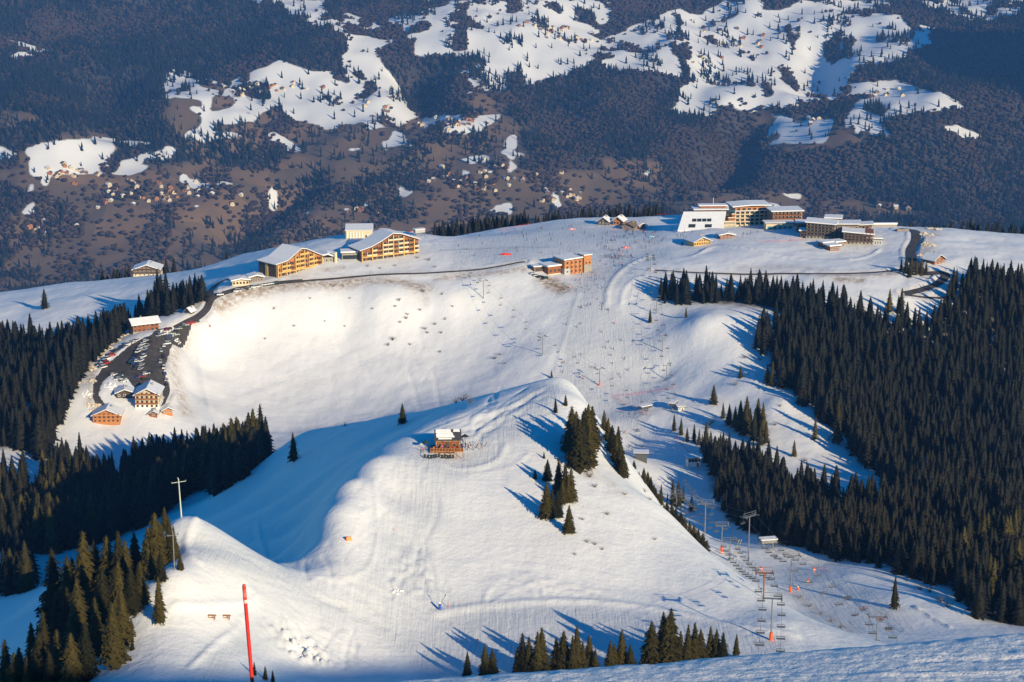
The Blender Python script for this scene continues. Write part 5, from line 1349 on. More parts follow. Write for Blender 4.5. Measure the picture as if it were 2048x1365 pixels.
for i in range(11):
    p = spot(850 + i * 5.6, 917.5 + random.uniform(-1, 1))
    b = MB(); b.box(-.3, .3, -.25, .25, .3, .38); b.add([(-.3, .25, .36), (.3, .25, .36), (.3, .75, 1.05), (-.3, .75, 1.05), (-.3, .2, .40), (.3, .2, .40), (.3, .70, 1.09), (-.3, .70, 1.09)], [(0, 3, 2, 1), (4, 5, 6, 7), (0, 1, 5, 4), (1, 2, 6, 5), (2, 3, 7, 6), (3, 0, 4, 7)])
    for x in (-.27, .27): b.box(x - .03, x + .03, -.3, -.24, 0, .32); b.box(x - .03, x + .03, .3, .36, 0, .4)
    if i == 0: DECKC = b.mesh('deck_chair', [BLACK])
    o = link('deck_chair', DECKC, None, None, label='%s deck chair from the left in the row before the log hut' % nth(i), category='deck chair', group='deck chairs before the log hut'); o.location = p; o.rotation_euler = (0, 0, random.uniform(-.3, .3))
b = MB(); b.box(-.05, .05, -.02, .02, 0, 1.65, 0); b.box(.07, .17, -.02, .02, 0, 1.62, 0); SKIPAIR = b.mesh('ski_pair', [SKIM])
for i in range(9):
    p = spot(934 + i * 4.4, 901 - (i % 3) * 4)
    o = link('ski_pair', SKIPAIR, None, None, label='%s pair of skis from the left stuck in the snow right of the log hut' % nth(i), category='skis', group='skis stuck in the snow by the hut'); o.location = p; o.rotation_euler = (random.uniform(-.35, .35), random.uniform(-.4, .4), random.uniform(0, 3))
for (lx, ly, c, ps) in [(.8, 1.3, 'orange', 'sit'), (1.6, 1.6, 'grey', 'stand'), (3.2, 1.2, 'pink', 'stand'), (4.0, 1.5, 'black', 'stand'), (6.0, 1.2, 'red', 'sit'), (7.2, 1.4, 'red', 'sit'), (8.4, 1.2, 'grey', 'stand'), (9.0, 2.4, 'black', 'stand'), (9.2, .8, 'dark blue', 'stand')]:
    person((hz.x + lx, hz.y + ly, hz.z + .62), ps, c, 'guest in %s jacket on the sun deck of the log hut' % c, 'guests on the hut deck', random.uniform(-.6, .6), False)
for (u, v, c) in [(846, 905, 'pink'), (850, 900, 'light blue'), (842, 908, 'black'), (926, 890, 'grey'), (931, 896, 'black'), (924, 882, 'dark blue')]:
    person(spot(u, v), 'stand', c, 'person in %s jacket standing on the snow beside the log hut' % c, 'people beside the log hut', random.uniform(0, 6), False)
for (u, v, lab, m) in [(852, 899, 'closed dark green parasol left of the log hut', mat('green_canvas', (.01, .05, .03), .8)), (930, 886, 'dark parasol with snow right of the log hut', BLACK)]:
    q = thing('parasol', lab, 'parasol', spot(u, v), 0)
    MB().tube((0, 0, 0), (0, 0, 2.9), .05).build('pole', [WOOD_G], q)
    b = MB(); n = 8
    b.add([(1.2 * math.cos(i * 6.283 / n), 1.2 * math.sin(i * 6.283 / n), 2.15) for i in range(n)] + [(0, 0, 2.95)], [(i, (i + 1) % n, n) for i in range(n)]); b.build('canopy', [m], q)

# ------------------------------------------------------------------ poles, masts, small things on the slopes
x, y = 497 - 1024, 17.0
zt = HC - 7.8 * float(tan_dep(1172)); f = 7.8 * CP + (HC - zt) * SP
pole_x = (488 - 1024) / FPX * f
zb = float(hnear(np.float64(pole_x), 7.8)); H = zt - zb
t = thing('piste_marker_pole', 'tall red piste marker pole with pale band in the foreground', 'pole', (pole_x, 7.8, zb))
tilt = (497 - 488) / 193.0
def pp(h): return ((H - h) * tilt * 0.98, 0, h)
MB().tube(pp(-.4), pp(H), .0086, .0083, 14).build('shaft', [RED], t)
MB().tube(pp(H), (pp(H)[0], 0, H + .006), .0083, .0055, 14).build('cap', [RED], t)
MB().tube(pp(H - .079), pp(H - .063), .0088, .0088, 14).build('pale_band', [mat('worn_white_tape', (.75, .55, .5), .6, .2, 40)], t)
MB().tube(pp(H - .052), pp(H - .014), .0087, .0086, 14).build('faded_sticker', [mat('faded_sticker', (.72, .12, .10), .6, .5, 60)], t)

def tee_mast(label, u, v, vt, cw, m, tiltx=0.0, grp=None):
    p = spot(u, v); h = (HC - p.y * float(tan_dep(vt))) - p.z
    t = thing('power_mast', label, 'mast', p, 0); t.rotation_euler = (0, tiltx, .25)
    MB().tube((0, 0, -.8), (0, 0, h), .22 if cw > 2.5 else .14, .12, 10).build('pole', [m], t)
    MB().tube((-cw / 2, 0, h - .9), (cw / 2, 0, h - .75), .09).build('cross_arm', [m], t)
    for sx in (-1, 1): MB().tube((sx * cw / 2, 0, h - .95 + .1 * sx), (sx * cw / 2, 0, h - .5 + .1 * sx), .12).build('sheave', [STEEL], t)
    MB().tube((-.12, 0, h), (-.12, 0, h + .35), .12, .1, 8).build('head', [m], t)
    return t
MASTM = mat('pale_green_mast', (.50, .55, .50), .6)
tee_mast('pale T-shaped ski-lift mast standing on top of the sunny spur', 363, 1037, 958, 3.4, MASTM, -.03)
tee_mast('thin grey pole with crossarm at the edge of the sunny spur', 349, 1142, 1064, 2.3, STEEL)
def bench(label, u, v):
    t = thing('picnic_bench', label, 'bench', spot(u, v), -.1, 'picnic benches on the spur')
    for y0 in (-.35, -.1, .15): MB().box(-.9, .9, y0, y0 + .22, .70, .76).build('table_board', [WOOD_O], t)
    for y0 in (-.85, .6): MB().box(-.9, .9, y0, y0 + .28, .42, .48).build('seat', [WOOD_O], t)
    for x in (-.7, .6): MB().box(x, x + .1, -.75, .8, .3, .41).box(x, x + .1, -.3, -.2, -.3, .7).box(x, x + .1, .2, .3, -.3, .7).build('leg', [WOOD_R], t)
bench('left of two wooden picnic benches on the sunny spur', 424, 1237); bench('right of two wooden picnic benches on the sunny spur', 453, 1237)

def lance(label, u, v, base_m, h=2.6, lean=.45, up=5.0):
    t = thing('snow_gun', label, 'snow gun', spot(u, v), 0, 'snow guns')
    MB().tube((0, 0, -.3), (0, 0, h * .62), .42, .38, 10).build('padding', [base_m], t)
    MB().tube((0, 0, h * .5), (up * lean * .6, 0, up * .75), .06).build('lance', [STEEL], t)
    MB().box(-.25, .25, -.2, .2, h * .62, h * .8).build('control_box', [WHITE], t)
    MB().tube((up * lean * .58, 0, up * .72), (up * lean * .66, 0, up * .82), .12).build('nozzle', [DSTEEL], t)
lance('blue padded snow gun lance in the middle of the lower piste', 880, 1222, BLUE)
lance('orange padded snow gun at the car park bend', 420, 655, RED, 1.6, -.6, 4.5)
lance('orange and dark snow gun beside the piste below the orange residence', 1139, 577, ORANGE, 1.8, .1, 3.4)
lance('orange padded snow gun by the chairlift on the lower right piste', 1596, 1180, ORANGE, 1.7, .2, 2.4)
for (u, v, hgt, lab) in [(955, 1292, 1.6, 'red piste marker on the lower piste beside the foreground spruces'), (896, 1216, 1.2, 'small red marker beside the blue snow gun'), (788, 1060, .8, 'tiny red marker on the hill face'), (1130, 632, 1.6, 'red marker flag on the left edge of the big piste'), (1252, 868, 1.4, 'orange round marker above the valley station')]:
    t = thing('piste_marker', lab, 'marker', spot(u, v), 0, 'small red piste markers')
    MB().tube((0, 0, -.2), (0, 0, hgt), .06, .06, 6).build('stick', [RED], t); MB().ball((0, 0, hgt), .28 if 'round' in lab else .14, 0).build('head', [ORANGE if 'round' in lab else RED], t)
t = thing('orange_crash_mat', 'orange padded mat tilted on the hill face left of centre', 'crash mat', spot(698, 1082), .3)
MB().prism([(-.8, -.1), (.8, -.1), (.65, .95), (-.45, 1.15)], -.22, .22).build('pad', [mat('peach_orange_padding', (.85, .32, .10), .6)], t); MB().box(-.75, -.6, -.25, .25, -.3, 1.1).build('edge_roll', [ORANGE], t)
def pads(label, u, v, n=1, s=1.0):
    t = thing('orange_pad', label, 'crash mat', spot(u, v), random.uniform(-.4, .4), 'orange safety mats')
    MB().tube((0, 0, -.2), (0, 0, 1.7 * s), .5 * s, .46 * s, 9).build('pad', [ORANGE], t); MB().box(-.55 * s, .55 * s, -.52 * s, -.44 * s, .6, .8).build('strap', [WHITE], t)
for (u, v, lab) in [(1523, 1141, 'orange safety mat standing on the snow behind the platform tower'), (1616, 1166, 'small orange mat left of the shaded bank'), (1628, 1142, 'orange mat at the edge of the shaded snow bank'), (1444, 1108, 'orange mat below the slanting steel frame')]:
    pads(lab, u, v, s=.8)

def snow_pile(label, u, v, R, n, d0=345, dirty=False, sq=.55):
    b = MB(); p = spot(u, v, d0); r = random.Random(u)
    for i in range(n):
        a = r.uniform(0, 6.28); d = R * r.random() ** .6; s = R * r.uniform(.10, .26)
        gx, gy = p.x + d * math.cos(a), p.y + d * math.sin(a)
        b.ball((d * math.cos(a), d * math.sin(a), float(hmid(gx, gy)) - p.z + s * .2 * r.random()), s, 0, r.uniform(.5, .9))
    for i, q in enumerate(b.v): b.v[i] = tuple(c + r.uniform(-.07, .07) * R * .3 for c in q)
    o = b.build('snow_pile', [mat('dirty_snow', (.62, .52, .40), .9, .3, .6) if dirty else ROOFSNOW], None, label=label, category='snow pile', group='snow piles'); o.location = p
snow_pile('scatter of lit snow blocks on the broken heap near the red pole', 618, 1308, 2.6, 14)
snow_pile('white snow lump on the tip of the sunny spur', 386, 1033, 1.6, 14)
snow_pile('snow lump beside the orange mat on the hill face', 713, 1099, .9, 8)
snow_pile('snow lumps in the churned fan of tracks below the hill face', 795, 1180, 2.0, 14)
_np = [0, 0]
for i, (u, v, R, dty) in enumerate([(247, 672, 4, 1), (232, 684, 4, 1), (216, 700, 3.5, 1), (198, 715, 4, 1), (183, 738, 4.5, 1), (180, 765, 4, 1), (176, 790, 3.5, 0), (186, 812, 4, 1), (200, 828, 4, 0), (150, 772, 3.5, 1), (128, 790, 3.5, 1), (222, 775, 4, 0), (236, 782, 3, 0), (262, 664, 3.5, 0), (350, 680, 3, 0), (1852, 470, 5, 1), (1856, 492, 5, 1), (1846, 512, 4, 1), (1866, 458, 5, 1)]):
    _np[u > 1000] += 1
    snow_pile(['%s ploughed snow heap around the rim of the car park, counted clockwise from its top', '%s ploughed snow heap on the outer bank of the access road'][u > 1000] % nth(_np[u > 1000] - 1), u, v, R, 26, 880, bool(dty))
# ------------------------------------------------------------------ chairlifts
def chair_mesh(w):
    b = MB()
    b.tube((0, 0, 0), (0, .25, -.9), .04, n=5, m=0); b.tube((0, .25, -.9), (0, .25, -1.5), .04, n=5, m=0)
    for s in (-1, 1): b.tube((0, .25, -1.5), (s * w / 2, .25, -1.6), .04, n=5); b.tube((s * w / 2, .25, -1.6), (s * w / 2, .25, -2.3), .035, n=5)
    hang = b.mesh('hanger', [DSTEEL])
    b = MB().box(-w / 2, w / 2, -.30, .22, -2.38, -2.30); seat = b.mesh('seat', [DSTEEL])
    b = MB().box(-w / 2, w / 2,   .20, .25, -2.20, -1.95); back = b.mesh('backrest', [DSTEEL])
    b = MB(); b.tube((-w / 2, -.45, -1.95), (w / 2, -.45, -1.95), .03, n=5)
    for s in (-1, 1): b.tube((s * w / 2, .22, -1.9), (s * w / 2, -.45, -1.95), .03, n=5)
    bar = b.mesh('safety_bar', [DSTEEL])
    return hang, seat, back, bar
CH = {w: chair_mesh(w) for w in (1.9, 2.3)}
def chair(p, rz, w, label, group, full=True):
    e = thing('lift_chair', label, 'chair', p, rz, group)
    for n, me in zip(('hanger', 'seat', 'backrest', 'safety_bar'), CH[w]):
        link(n, me, e)
        if not full and n == 'seat': pass
    return e
def tower(label, base, h, arm, grp, direction, pad=False, style=0, col=None):
    """direction: heading of the cable (radians)"""
    t = thing('lift_tower', label, 'lift tower', base, direction - math.pi / 2, grp)
    m = col or STEEL
    MB().tube((0, 0, -1), (0, 0, h), .23 if h > 7 else .18, .15, 9).build('pole', [m], t)
    MB().box(-arm, arm, -.14, .14, h - .15, h + .12).build('cross_arm', [m], t)
    for s in (-1, 1):
        b = MB(); b.box(s * arm - .10, s * arm + .10, -1.7, 1.7, h - .05, h + .12)
        for q in range(5): b.tube((s * arm - .14, -1.5 + q * .75, h + .18), (s * arm + .14, -1.5 + q * .75, h + .18), .2, n=7)
        b.build('sheave_train', [DSTEEL], t)
    if style:
        b = MB(); b.box(-arm * .9, arm * .9, .5, .56, h + .9, h + .96)
        for s in (-1, 0, 1): b.box(s * arm * .88 - .03, s * arm * .88 + .03, .5, .56, h, h + .95)
        b.box(-arm * .9, arm * .9, .3, .8, h + .02, h + .08); b.build('catwalk', [m], t)
        b = MB(); b.box(-arm - .05, -arm + .05, -.05, .05, h + .1, h + 1.5); b.box(arm - .05, arm + .05, -.05, .05, h + .1, h + 1.5); b.box(-arm, arm, -.05, .05, h + 1.4, h + 1.5); b.build('lifting_frame', [m], t)
    b = MB()
    for q in range(int(h / .5)): b.box(-.22, .22, -.36, -.33, .5 + q * .5, .54 + q * .5)
    b.build('ladder', [m], t)
    if pad: MB().tube((0, 0, -.3), (0, 0, 2.0), .48, .44, 9).build('padding', [ORANGE], t)
    return t
def lift(name, pts, arm, spacing, w, where, style=0, pads=(), first=0.0, cols=None, skip=()):
    """pts: list of (position, support height, tower?, label)"""
    P = [Vector(p) for p, h, tw, lab in pts]
    top = [p + Vector((0, 0, h)) for p, (q, h, tw, lab) in zip(P, pts)]
    for i, (p, h, tw, lab) in enumerate(pts):
        a = P[max(0, i - 1)]; b = P[min(len(P) - 1, i + 1)]
        d = math.atan2(b.y - a.y, b.x - a.x)
        if tw: tower(lab, P[i], h, arm, 'towers of the ' + name, d, i in pads, style, None if not cols else cols.get(i))
    for side in (-1, 1):
        line = []
        for a, b in zip(top[:-1], top[1:]):
            d = (b - a); n = Vector((-d.y, d.x, 0)).normalized() * arm * side; L = d.length
            for k in range(8):
                t_ = k / 8; line.append(a + d * t_ + n + Vector((0, 0, .2 - 4 * t_ * (1 - t_) * L * .012)))
        line.append(top[-1] + n + Vector((0, 0, .2)))
        b = MB()
        for p, q in zip(line[:-1], line[1:]): b.tube(p, q, .028, n=4)
        b.build('haul_rope', [DSTEEL], None, label='%s steel haul rope of the %s' % ('ascending' if side > 0 else 'descending', name), category='cable', group='ropes of the ' + name)
        acc = first * spacing + (spacing * .45 if side > 0 else 0); pos = 0.0; cn = 0
        for p, q in zip(line[:-1], line[1:]):
            L = (q - p).length
            while acc <= pos + L:
                c = p.lerp(q, (acc - pos) / L); d = q - p
                u, v = proj(*c)
                if -30 < u < 2080 and v < 1400 and not any(abs(acc - s) < 1 for s in skip):
                    chair(c, math.atan2(d.y, d.x) - math.pi / 2, w, '%s empty chair from the far end on the %s side of the %s' % (nth(cn), 'ascending' if side > 0 else 'descending', name), 'chairs of the ' + name); cn += 1
                acc += spacing
            pos += L
def tp(u, v, vt, d0=345, tw=True, lab=''):
    p = spot(u, v, d0); h = (HC - p.y * float(tan_dep(vt))) - p.z
    return (p, max(4.0, h), tw, lab)
lift('meadow chairlift', [tp(842, 470, 458, 1100, False), tp(967, 598, 562, 900, True, 'left chairlift tower, highest of the meadow lift, on the open slope'),
     tp(1085, 709, 674, 900, True, 'middle tower of the meadow chairlift above the hilltop'), tp(1199, 772, 738, 850, True, 'lowest tower of the meadow chairlift with red foot at the piste'), tp(1288, 826, 806, 800, False)], 2.2, 17.0, 1.9, 'meadow', pads=(3,))
lift('forest-edge chairlift', [tp(1300, 520, 503, 1000, False), tp(1301, 545, 515, 1000, True, 'top tower of the forest-edge chairlift by the curved snow bank'), tp(1313, 628, 598, 900, True, 'second tower of the forest-edge chairlift beside the lone spruce'),
     tp(1325, 704, 672, 900, True, 'third tower of the forest-edge chairlift with long shadow'), tp(1333, 757, 731, 850, True, 'bottom tower of the forest-edge chairlift above the red netting'), tp(1345, 815, 800, 800, False)], 1.9, 12.0, 1.9, 'edge')
hid = Vector((29.0, 205.0, float(hnear(29.0, 205.0))))
lift('near chairlift', [tp(1353, 1014, 988, 650, True, 'small far tower of the near chairlift behind the hill crest'), tp(1443, 1102, 1052, 560, True, 'slim tower of the near chairlift with orange foot in the valley'), tp(1459, 1123, 1083, 560, True, 'short tower of the near chairlift just above the hill crest'),
     tp(1527, 1196, 1146, 430, True, 'brown tower with wide railed platform on the hill crest'), tp(1542, 1281, 1197, 400, True, 'nearest chairlift tower with orange padded foot above the foreground edge'),
     (hid, 8.0, False, '')], 2.3, 15.5, 1.9, 'near', 1, (1, 4), cols={3: WOOD_R})
lift('valley chairlift', [tp(1352, 975, 950, 700, False), tp(1409, 1093, 1008, 600, True, 'tall plain tower in the valley left of the platform towers'), tp(1496, 1137, 1033, 560, True, 'tallest tower with wide crossarms in the valley before the forest'), tp(1560, 1150, 1100, 560, False)], 3.0, 17.0, 1.9, 'valley', 1)
TW4 = tp(1752, 1300, 1232, 480, True, 'tower with broad railed head half hidden by the foreground edge')
p4 = Vector((px(1752, 1300, 520)[0], 520, 0)); p4.z = float(hmid(p4.x, p4.y)); h4 = (HC - 520 * float(tan_dep(1234))) - p4.z
e4 = Vector((90.0, 385.0, float(hmid(90.0, 385.0))))
lift('piste chairlift', [tp(1535, 1098, 1080, 600, False), tp(1581, 1184, 1112, 540, True, 'slim tower with orange padded foot on the lower right piste'), (p4, max(4, h4), True, 'tower with broad railed head half hidden by the foreground edge'), (e4, 70.0 - e4.z, False, '')], 2.6, 14.0, 2.3, 'piste', 1, (1,))
# riders sitting on some chairs
riders = [o for o in bpy.data.objects if o.name.startswith('lift_chair') and o.get('group') == 'chairs of the piste chairlift']
cnt = 0
for o in riders:
    if 'descending' in o['label'] or cnt >= 4: continue
    u, v = proj(*o.location)
    if v < 1180: continue
    col = ('black', 'pink', 'red', 'black')[cnt]; rz = o.rotation_euler.z
    o['label'] = 'occupied chair of the piste chairlift carrying riders in %s' % col; o['group'] = 'occupied chairs of the piste chairlift'
    for q in range(3):
        off = Vector(((q - 1) * .62, -.05, -2.78)); off.rotate(Euler((0, 0, rz)))
        person(o.location + off, 'sit', col if q != 1 else 'black', 'rider in %s jacket sitting on the piste chairlift' % (col if q != 1 else 'black'), 'riders on the piste chairlift', rz)
    cnt += 1

def station(label, u, v, d0, L, W, H, m, rz):
    t = thing('lift_station', label, 'lift station', spot(u, v, d0), rz)
    MB().box(-L / 2, L / 2, -W / 2, W / 2, 2.4, 2.4 + H).build('machine_housing', [m], t)
    for x in (-L * .3, L * .3): MB().tube((x, 0, -1), (x, 0, 2.4), .35, n=8).build('column', [STEEL], t)
    MB().box(-L / 2 - .2, L / 2 + .2, -W / 2 - .2, W / 2 + .2, 2.41 + H, 2.75 + H).build('snow_cover', [ROOFSNOW], t)
    MB().tube((0, 0, 2.0), (0, 0, 2.3), W * .55, n=14).build('bull_wheel', [DSTEEL], t)
    return t
station('small bottom station of the meadow chairlift beside the red netting', 1290, 824, 800, 7, 3.2, 1.2, DSTEEL, .6)
station('bottom station of the forest-edge chairlift with snow on top', 1346, 816, 800, 6, 3, 1.2, DSTEEL, 1.2)
station('domed top station of the meadow chairlift on the knoll behind the apartments', 838, 472, 1100, 7, 4, 2.2, CONC, .5)
station('grey top station between snow bank and forest on the lower right', 1536, 1096, 600, 6, 3, 1.3, STEEL, .2)
t = flat_block('chair_garage', 'dark flat chair garage with shadow in the middle of the valley piste', 1270, 918, math.radians(-4), 5.6, 4, 2.6, DSTEEL, 0, 0, d0=780, snow=.15, roofm=DARKROOF, cat='garage')
t = flat_block('lift_operator_building', 'white lift building with dark window band beside the valley spruces', 1376, 932, math.radians(8), 6.2, 5, 4.2, WHITE, 0, 0, d0=720, snow=.3)
for i in range(4): part('window', pane_mesh(1.25, 1.3, WOOD_D, GLASS), t, (.85 + i * 1.45, -.02, 2.4))
MB().box(4.2, 5.2, -.08, .02, 0, 2.0).build('door', [WOOD_G], t)
flat_block('lift_cabin', 'small white control cabin at the right of the valley stations', 1357, 822, math.radians(10), 3, 2.6, 2.3, WHITE, 1, 2, 1, d0=800, snow=.3, cat='hut')
t = thing('steel_frame', 'yellowish slanting steel frame standing before the forest', 'frame', spot(1474, 1112, 560), .2)
for s in (-.5, .5): MB().tube((s - 1.2, 0, -.3), (s + 1.2, 0, 6.5), .10, n=6).build('strut', [mat('yellow_steel', (.4, .33, .1), .6)], t)
MB().tube((-.8, 0, 5.8), (1.5, 0, 5.8), .08).build('cross_bar', [STEEL], t)

# ------------------------------------------------------------------ safety nets
def net(label, pts, d0, m, h=1.2, name='safety_net'):
    b = MB(); po = MB(); l = smooth_line(gline(pts, d0), 8); c = Vector((l[0][0], l[0][1], float(hmid(*l[0]))))
    L3 = [Vector((x, y, float(hmid(x, y)))) - c for x, y in l]
    for z in np.linspace(.2, h, 4):
        for p, q in zip(L3[:-1], L3[1:]): b.tube(p + Vector((0, 0, z)), q + Vector((0, 0, z)),   .02, n=4)
    t = thing(name, label, 'fence', c, 0, 'safety nets')
    b.build('mesh', [m], t)
    for p in L3[::3]: MB().tube(p, p + Vector((0, 0, h + .3)), .04, n=5).build('post', [m], t)
net('red safety netting along the upper edge of the valley stations', [(1226,794),(1260,792),(1300,786),(1345,778)], 800, RED)
net('red safety netting running down to the meadow lift station', [(1228,797),(1250,808),(1275,820),(1292,832)], 800, RED)
net('red safety netting on the piste edge above the lift building', [(1352,878),(1364,892),(1378,905)], 750, RED)
net('red rope fence along the front of the hotel meadow', [(1515,484),(1560,484),(1610,480)], 1050, ORANGE, 1.0)
net('red fence line on the rim left of the hotel', [(1312,431),(1340,428),(1375,430)], 1300, RED, 1.4)
net('orange fence on the back rim of the beginners area', [(1000,462),(1035,455),(1060,450)], 1250, ORANGE, 1.2)
net('dark red netting beside the forest on the lower right', [(1632,1140),(1645,1142),(1660,1146)], 560, mat('dark_red_net', (.35, .04, .03), .8), 1.6)
net('dark rope line across the beginners area above the orange residence', [(880,502),(960,500),(1040,497),(1100,496)], 1100, DSTEEL, .9)
for (u, v, L_, lab, m) in [(1012, 511, 7.0, 'long red inflatable lying on the snow left of the orange residence', RED), (1252, 497, 4.0, 'pink-red inflatable tent on the plateau crowd', mat('pink_red_nylon', (.8, .12, .15), .6)), (1303, 475, 3.5, 'light blue inflatable on the plateau before the hotel', mat('light_blue_nylon', (.2, .6, .8), .6)), (1144, 460, 5.0, 'red and white padded enclosure on the beginners area', mat('pink_mat', (.75, .3, .35), .7)), (826, 464, 4.0, 'orange awning on the knoll beside the domed lift station', ORANGE)]:
    t = thing('inflatable', lab, 'inflatable', spot(u, v, 1050), -.15)
    b = MB(); n = 8
    for i in range(5):
        a, b2 = -L_ / 2 + i * L_ / 5, -L_ / 2 + (i + 1) * L_ / 5
        ra, rb = (.35 + .65 * math.sin(math.pi * (i + .3) / 5.6)), (.35 + .65 * math.sin(math.pi * (i + 1.3) / 5.6))
        b.tube((a, 0, .45), (b2, 0, .45), ra * .8, rb * .8, n)
    b.build('tube', [m], t); MB().box(-L_ * .1, L_ * .1, -.75, -.6, .3, 1.0).build('stripe', [ORANGE if m is RED else WHITE], t)

# ------------------------------------------------------------------ cars
CARC = {'white': (.75, .75, .75), 'silver': (.45, .46, .48), 'black': (.015, .015, .018), 'dark grey': (.07, .07, .08), 'red': (.45, .02, .02), 'blue': (.03, .07, .25), 'dark green': (.02, .06, .05)}
TYRE = mat('tyre_rubber', (.015, .015, .015), .9)
def car_mesh(m, van=False):
    b = MB(); h = 1.0 if van else .85; r_ = 1.95 if van else 1.48
    b.prism([(-2.1, .35), (2.1, .35), (2.15, .7), (1.95, h), (.9 if not van else 1.5, h + .03), (-2.05, h + .05), (-2.15, .7)], -.85, .85, 0)
    b.prism([(-2.0, h + .04), (.95 if not van else 1.6, h + .02), (.25 if not van else 1.15, r_ - .06), (-1.65, r_ - .04)], -.76, .76, 1)
    b.prism([(-1.75, r_ - .08), (.2 if not van else 1.1, r_ - .10), (.1 if not van else 1.0, r_), (-1.6, r_ + .02)], -.72, .72, 0)
    for x in (-1.3, 1.3):
        for s in (-.86, .86): b.tube((x, s - .1, .33), (x, s + .1, .33), .33, n=8, m=2)
    return b.mesh('car', [m, GLASS, TYRE])
CARS = {}
for k, c in CARC.items():
    m = mat(k.replace(' ', '_') + '_car_paint', c, .3, .03, 1.0)
    CARS[k] = car_mesh(m)
VAN = {k: car_mesh(_mats[k.replace(' ', '_') + '_car_paint'], True) for k in ('white', 'dark grey', 'red')}
ROWS = [('by the snow bank where the road enters the car park', 25, [(392,646),(385,648),(378,650),(371,653),(364,656),(357,660),(350,665),(344,670),(352,672),(338,675),(345,680),(338,684),(334,690)]),
        ('below the red-brown lodge at the top of the car park', 60, [(314,668),(320,665),(326,663),(332,662),(338,661),(327,671),(318,674)]),
        ('in the middle rows of the car park', 75, [(298,679),(292,684),(299,687),(286,691),(294,694),(281,699),(289,701),(276,706),(284,709),(292,708),(271,713),(279,716),(287,716),(266,721),(274,724),(282,724),(268,730),(276,733),(284,732),(262,727),(272,739),(281,740)]),
        ('along the left edge of the car park', 55, [(272,684),(264,687),(257,691),(249,695),(242,700),(234,705),(215,720),(208,726),(202,733),(213,729),(207,737)]),
        ('along the right edge of the car park', 100, [(328,694),(322,704),(327,716),(321,726),(328,738),(330,750),(333,762),(335,774)]),
        ('near the snow mound at the bottom of the car park', 40, [(228,752),(236,755),(241,760),(247,765),(233,761),(292,750),(299,748),(284,756),(290,760),(277,757),(251,758)]),
        ('parked in front of the roadside shops', 20, [(474,585),(482,583),(491,581),(500,579),(509,577),(518,575),(530,572),(541,570),(552,568),(440,592)]),
        ('in the shade beside the orange residence', 30, [(1066,550),(1073,553),(1081,556),(1090,559)]),
        ('on the lane beside the tall cream chalet', 85, [(318,790),(324,800),(316,806)])]
rnames = list(CARC)
for where, deg, pts in ROWS:
    for i, (u, v) in enumerate(pts):
        c = random.choices(rnames, [5, 4, 4, 4, 1.2, 2, 1])[0]; van = random.random() < .16
        me = VAN.get(c if c in VAN else 'white') if van else CARS[c]
        if van and c not in VAN: c = 'white'
        g = ground(u, v, 880)
        o = link('van' if van else 'parked_car', me, None, None, label=('%s van, ' if van else '%s car, ') % c + nth(i) + ' ' + where, category='van' if van else 'car', group='vehicles ' + where)
        o.location = (g[0], g[1], float(base_h(g[0], g[1])) + .17); o.rotation_euler = (0, 0, math.radians(deg + random.uniform(-8, 8) + random.choice((0, 180))))
o = link('van', VAN['red'], None, None, label='red van parked on the left rim of the car park against the snow heaps', category='van'); p = spot(224, 714, 880, dz=.1); o.location = p; o.rotation_euler = (0, 0, .5)

# ------------------------------------------------------------------ bare bushes on the sunny slopes
def bush_mesh(seed):
    r = random.Random(seed); b = MB()
    for i in range(26):
        a = r.uniform(0, 6.28); e = r.uniform(.5, 1.4); L = r.uniform(.5, 1.0)
        d = Vector((math.cos(a) * math.cos(e), math.sin(a) * math.cos(e), math.sin(e)))
        q = d * L; b.tube((0, 0, -.05), q * .5, .012, .009, 3); b.tube(q * .5, q + Vector((r.uniform(-.15, .15), r.uniform(-.15, .15), .05)), .009, .003, 3)
        b.tube(q * .5, q * .8 + Vector((r.uniform(-.25, .25), r.uniform(-.25, .25), .1)), .007, .003, 3)
    return b.mesh('bush', [mat('bare_twig_bark', (.17, .13, .10), .9, .2, 5)])
BUSH = [bush_mesh(s) for s in range(4)]
def bush(u, v, s, lab, grp, d0=345):
    o = link('bare_bush', random.choice(BUSH), None, None, label=lab, category='bush', group=grp)
    o.location = spot(u, v, d0); o.scale = (s * 1.3, s * 1.3, s); o.rotation_euler = (0, 0, random.uniform(0, 6))
L1 = 'bare twiggy bush on the sunny slope below the rim road'
for u, v, s in [(846,584,3),(798,603,2.5),(790,615,2),(812,640,2.5),(850,660,2.5),(855,668,2),(815,632,2),(785,681,3.2),(800,648,2),(840,622,2),(884,590,2),(700,598,1.5),(620,600,1.5),(548,620,2),(588,655,1.8),(530,680,1.6),(650,645,1.5),(668,575,2),(858,520,3),(835,515,2.5),(870,535,2),(790,530,2),(760,535,2),(735,532,2),(890,640,2),(905,615,1.6),(870,650,2.2),(882,668,2),(776,690,2.6),(820,690,2),(690,655,1.4),(745,620,1.6),(880,705,2),(990,720,3),(1000,712,2),(1010,730,2)]:
    bush(u, v, s, L1, 'bushes below the rim road', 900)
for u, v, s in [(925,802,3.2),(912,806,2.6),(940,806,2.8),(932,800,2.4),(690,852,1.8)]:
    bush(u, v, s, 'leafless yellowish bush on the shaded crest left of the hilltop', 'bushes on the shaded crest', 560)
for u, v, s in [(1470,770,3),(1460,830,2.5),(1420,850,4),(1425,845,3.5),(1415,858,3),(1560,815,2),(1620,740,2),(1520,720,2.5),(1490,715,2.5),(1550,850,2.4),(1610,920,2.5)]:
    bush(u, v, s, 'bare bush on the open slope above the lift station wood', 'bushes on the right slope', 700)
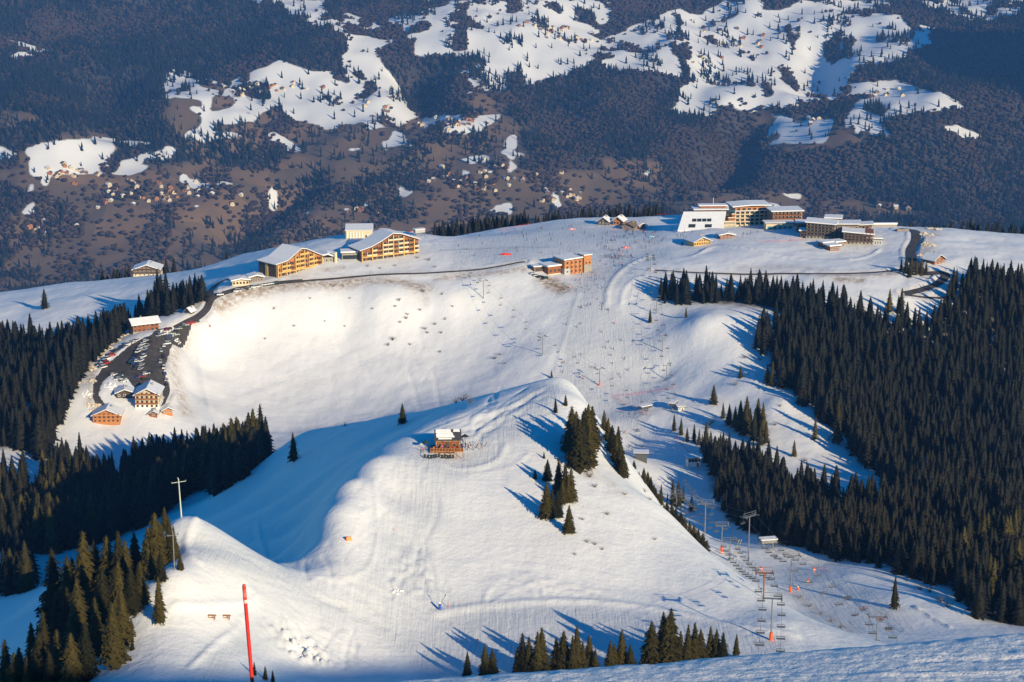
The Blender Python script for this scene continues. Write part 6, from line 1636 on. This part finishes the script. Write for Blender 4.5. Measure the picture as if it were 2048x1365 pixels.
for u, v, s in [(1175,1085,1.4),(1190,1090,1.4),(1215,1030,1.6),(1165,1040,1.3),(1180,955,2.2),(1172,945,1.6),(1190,975,1.8),(1290,985,1.6),(1300,1000,1.4),(1250,990,1.4),(1150,1110,1),(1310,1080,1.2),(1205,1100,1.2)]:
    bush(u, v, s, 'scrap of bare scrub on the steep right face of the snowy hill', 'scrub on the hill face', 450)
for u, v, s in [(1600,1196,1.8),(1620,1214,1.8),(1640,1230,1.6),(1662,1244,1.6),(1680,1256,1.5),(1880,1205,3),(1895,1215,3),(1860,1185,3.2),(1840,1180,3)]:
    bush(u, v, s, 'bare scrub along the edge of the lower right piste', 'scrub by the lower right piste', 450)

# ------------------------------------------------------------------ villages across the valley
def cottage_mesh(kind):
    b = MB(); W, L, H, R = 11, 10, 5.5, 3.6
    b.prism([(-W / 2, -2), (W / 2, -2), (W / 2, H), (0, H + R), (-W / 2, H)], -L / 2, L / 2, 0)
    wall = b.mesh('wall', [kind[0]])
    k = R / (W / 2); r = MB().slab([(-W / 2 - 1, H - k), (0, H + R + .1), (W / 2 + 1, H - k)], -L / 2 - 1, L / 2 + 1, .5, 0).mesh('roof', [kind[1]])
    w = MB()
    for x in (-3, 0, 3):
        for z in (1.0, 3.6): w.box(x - .7, x + .7, -L / 2 - .12, -L / 2 - .02, z, z + 1.4)
    return wall, r, w.mesh('window', [GLASS])
TILE = mat('brown_roof_tiles', (.16, .09, .06), .9, .2, .3); PLAST = mat('village_plaster', (.75, .62, .42), .9, .1, .2)
KINDS = [('cream', 'brown-roofed', cottage_mesh((PLAST, TILE))), ('timber', 'snow-roofed', cottage_mesh((WOOD_G, ROOFSNOW))), ('orange timber', 'brown-roofed', cottage_mesh((WOOD_O, TILE))), ('pale', 'snow-roofed', cottage_mesh((PLAST, ROOFSNOW)))]
VILL = [(330,390,150,26,46,'in the large village low on the left slope'),(130,345,70,14,16,'in the hamlet at the foot of the left snowfield'),(540,182,90,12,22,'in the upper hamlet beside the left snowfields'),(1090,55,60,14,22,'in the high hamlet on the central snowfield'),
        (905,248,60,12,24,'in the hamlet below the dark gully'),(960,355,120,28,34,'in the scattered village low in the centre'),(1120,395,75,14,16,'in the houses just above the plateau rim'),(80,455,45,18,9,'in the small group at the lower left edge'),
        (725,422,45,10,8,'in the small group behind the apartment blocks'),(1440,95,110,45,16,'in the farms on the upper right snowfields'),(1765,190,40,10,9,'in the hamlet under the shaded shoulder'),(1620,245,35,12,5,'among the clearings right of centre'),(1160,80,50,20,10,'on the snowfield below the high hamlet'),(1790,415,60,10,6,'low on the right above the access road'),(760,215,50,30,9,'on the snow strip beside the gully')]
for cu, cv, su, sv, n, where in VILL:
    for i in range(n):
        u = cu + random.gauss(0, .5) * su; v = cv + random.gauss(0, .5) * sv
        if not 2 < u < 2046: continue
        g = far_spot(u, v); kd = random.choices(KINDS, [4, 2, 3, 2])[0]
        e = thing('village_house', '%s %s house %s' % (kd[1], kd[0], where), 'house', g, random.uniform(-.5, 1.3), 'houses ' + where)
        s = random.uniform(.7, 1.15); e.scale = (s, s, s)
        for nm, me in zip(('wall', 'roof', 'window'), kd[2]): link(nm, me, e)
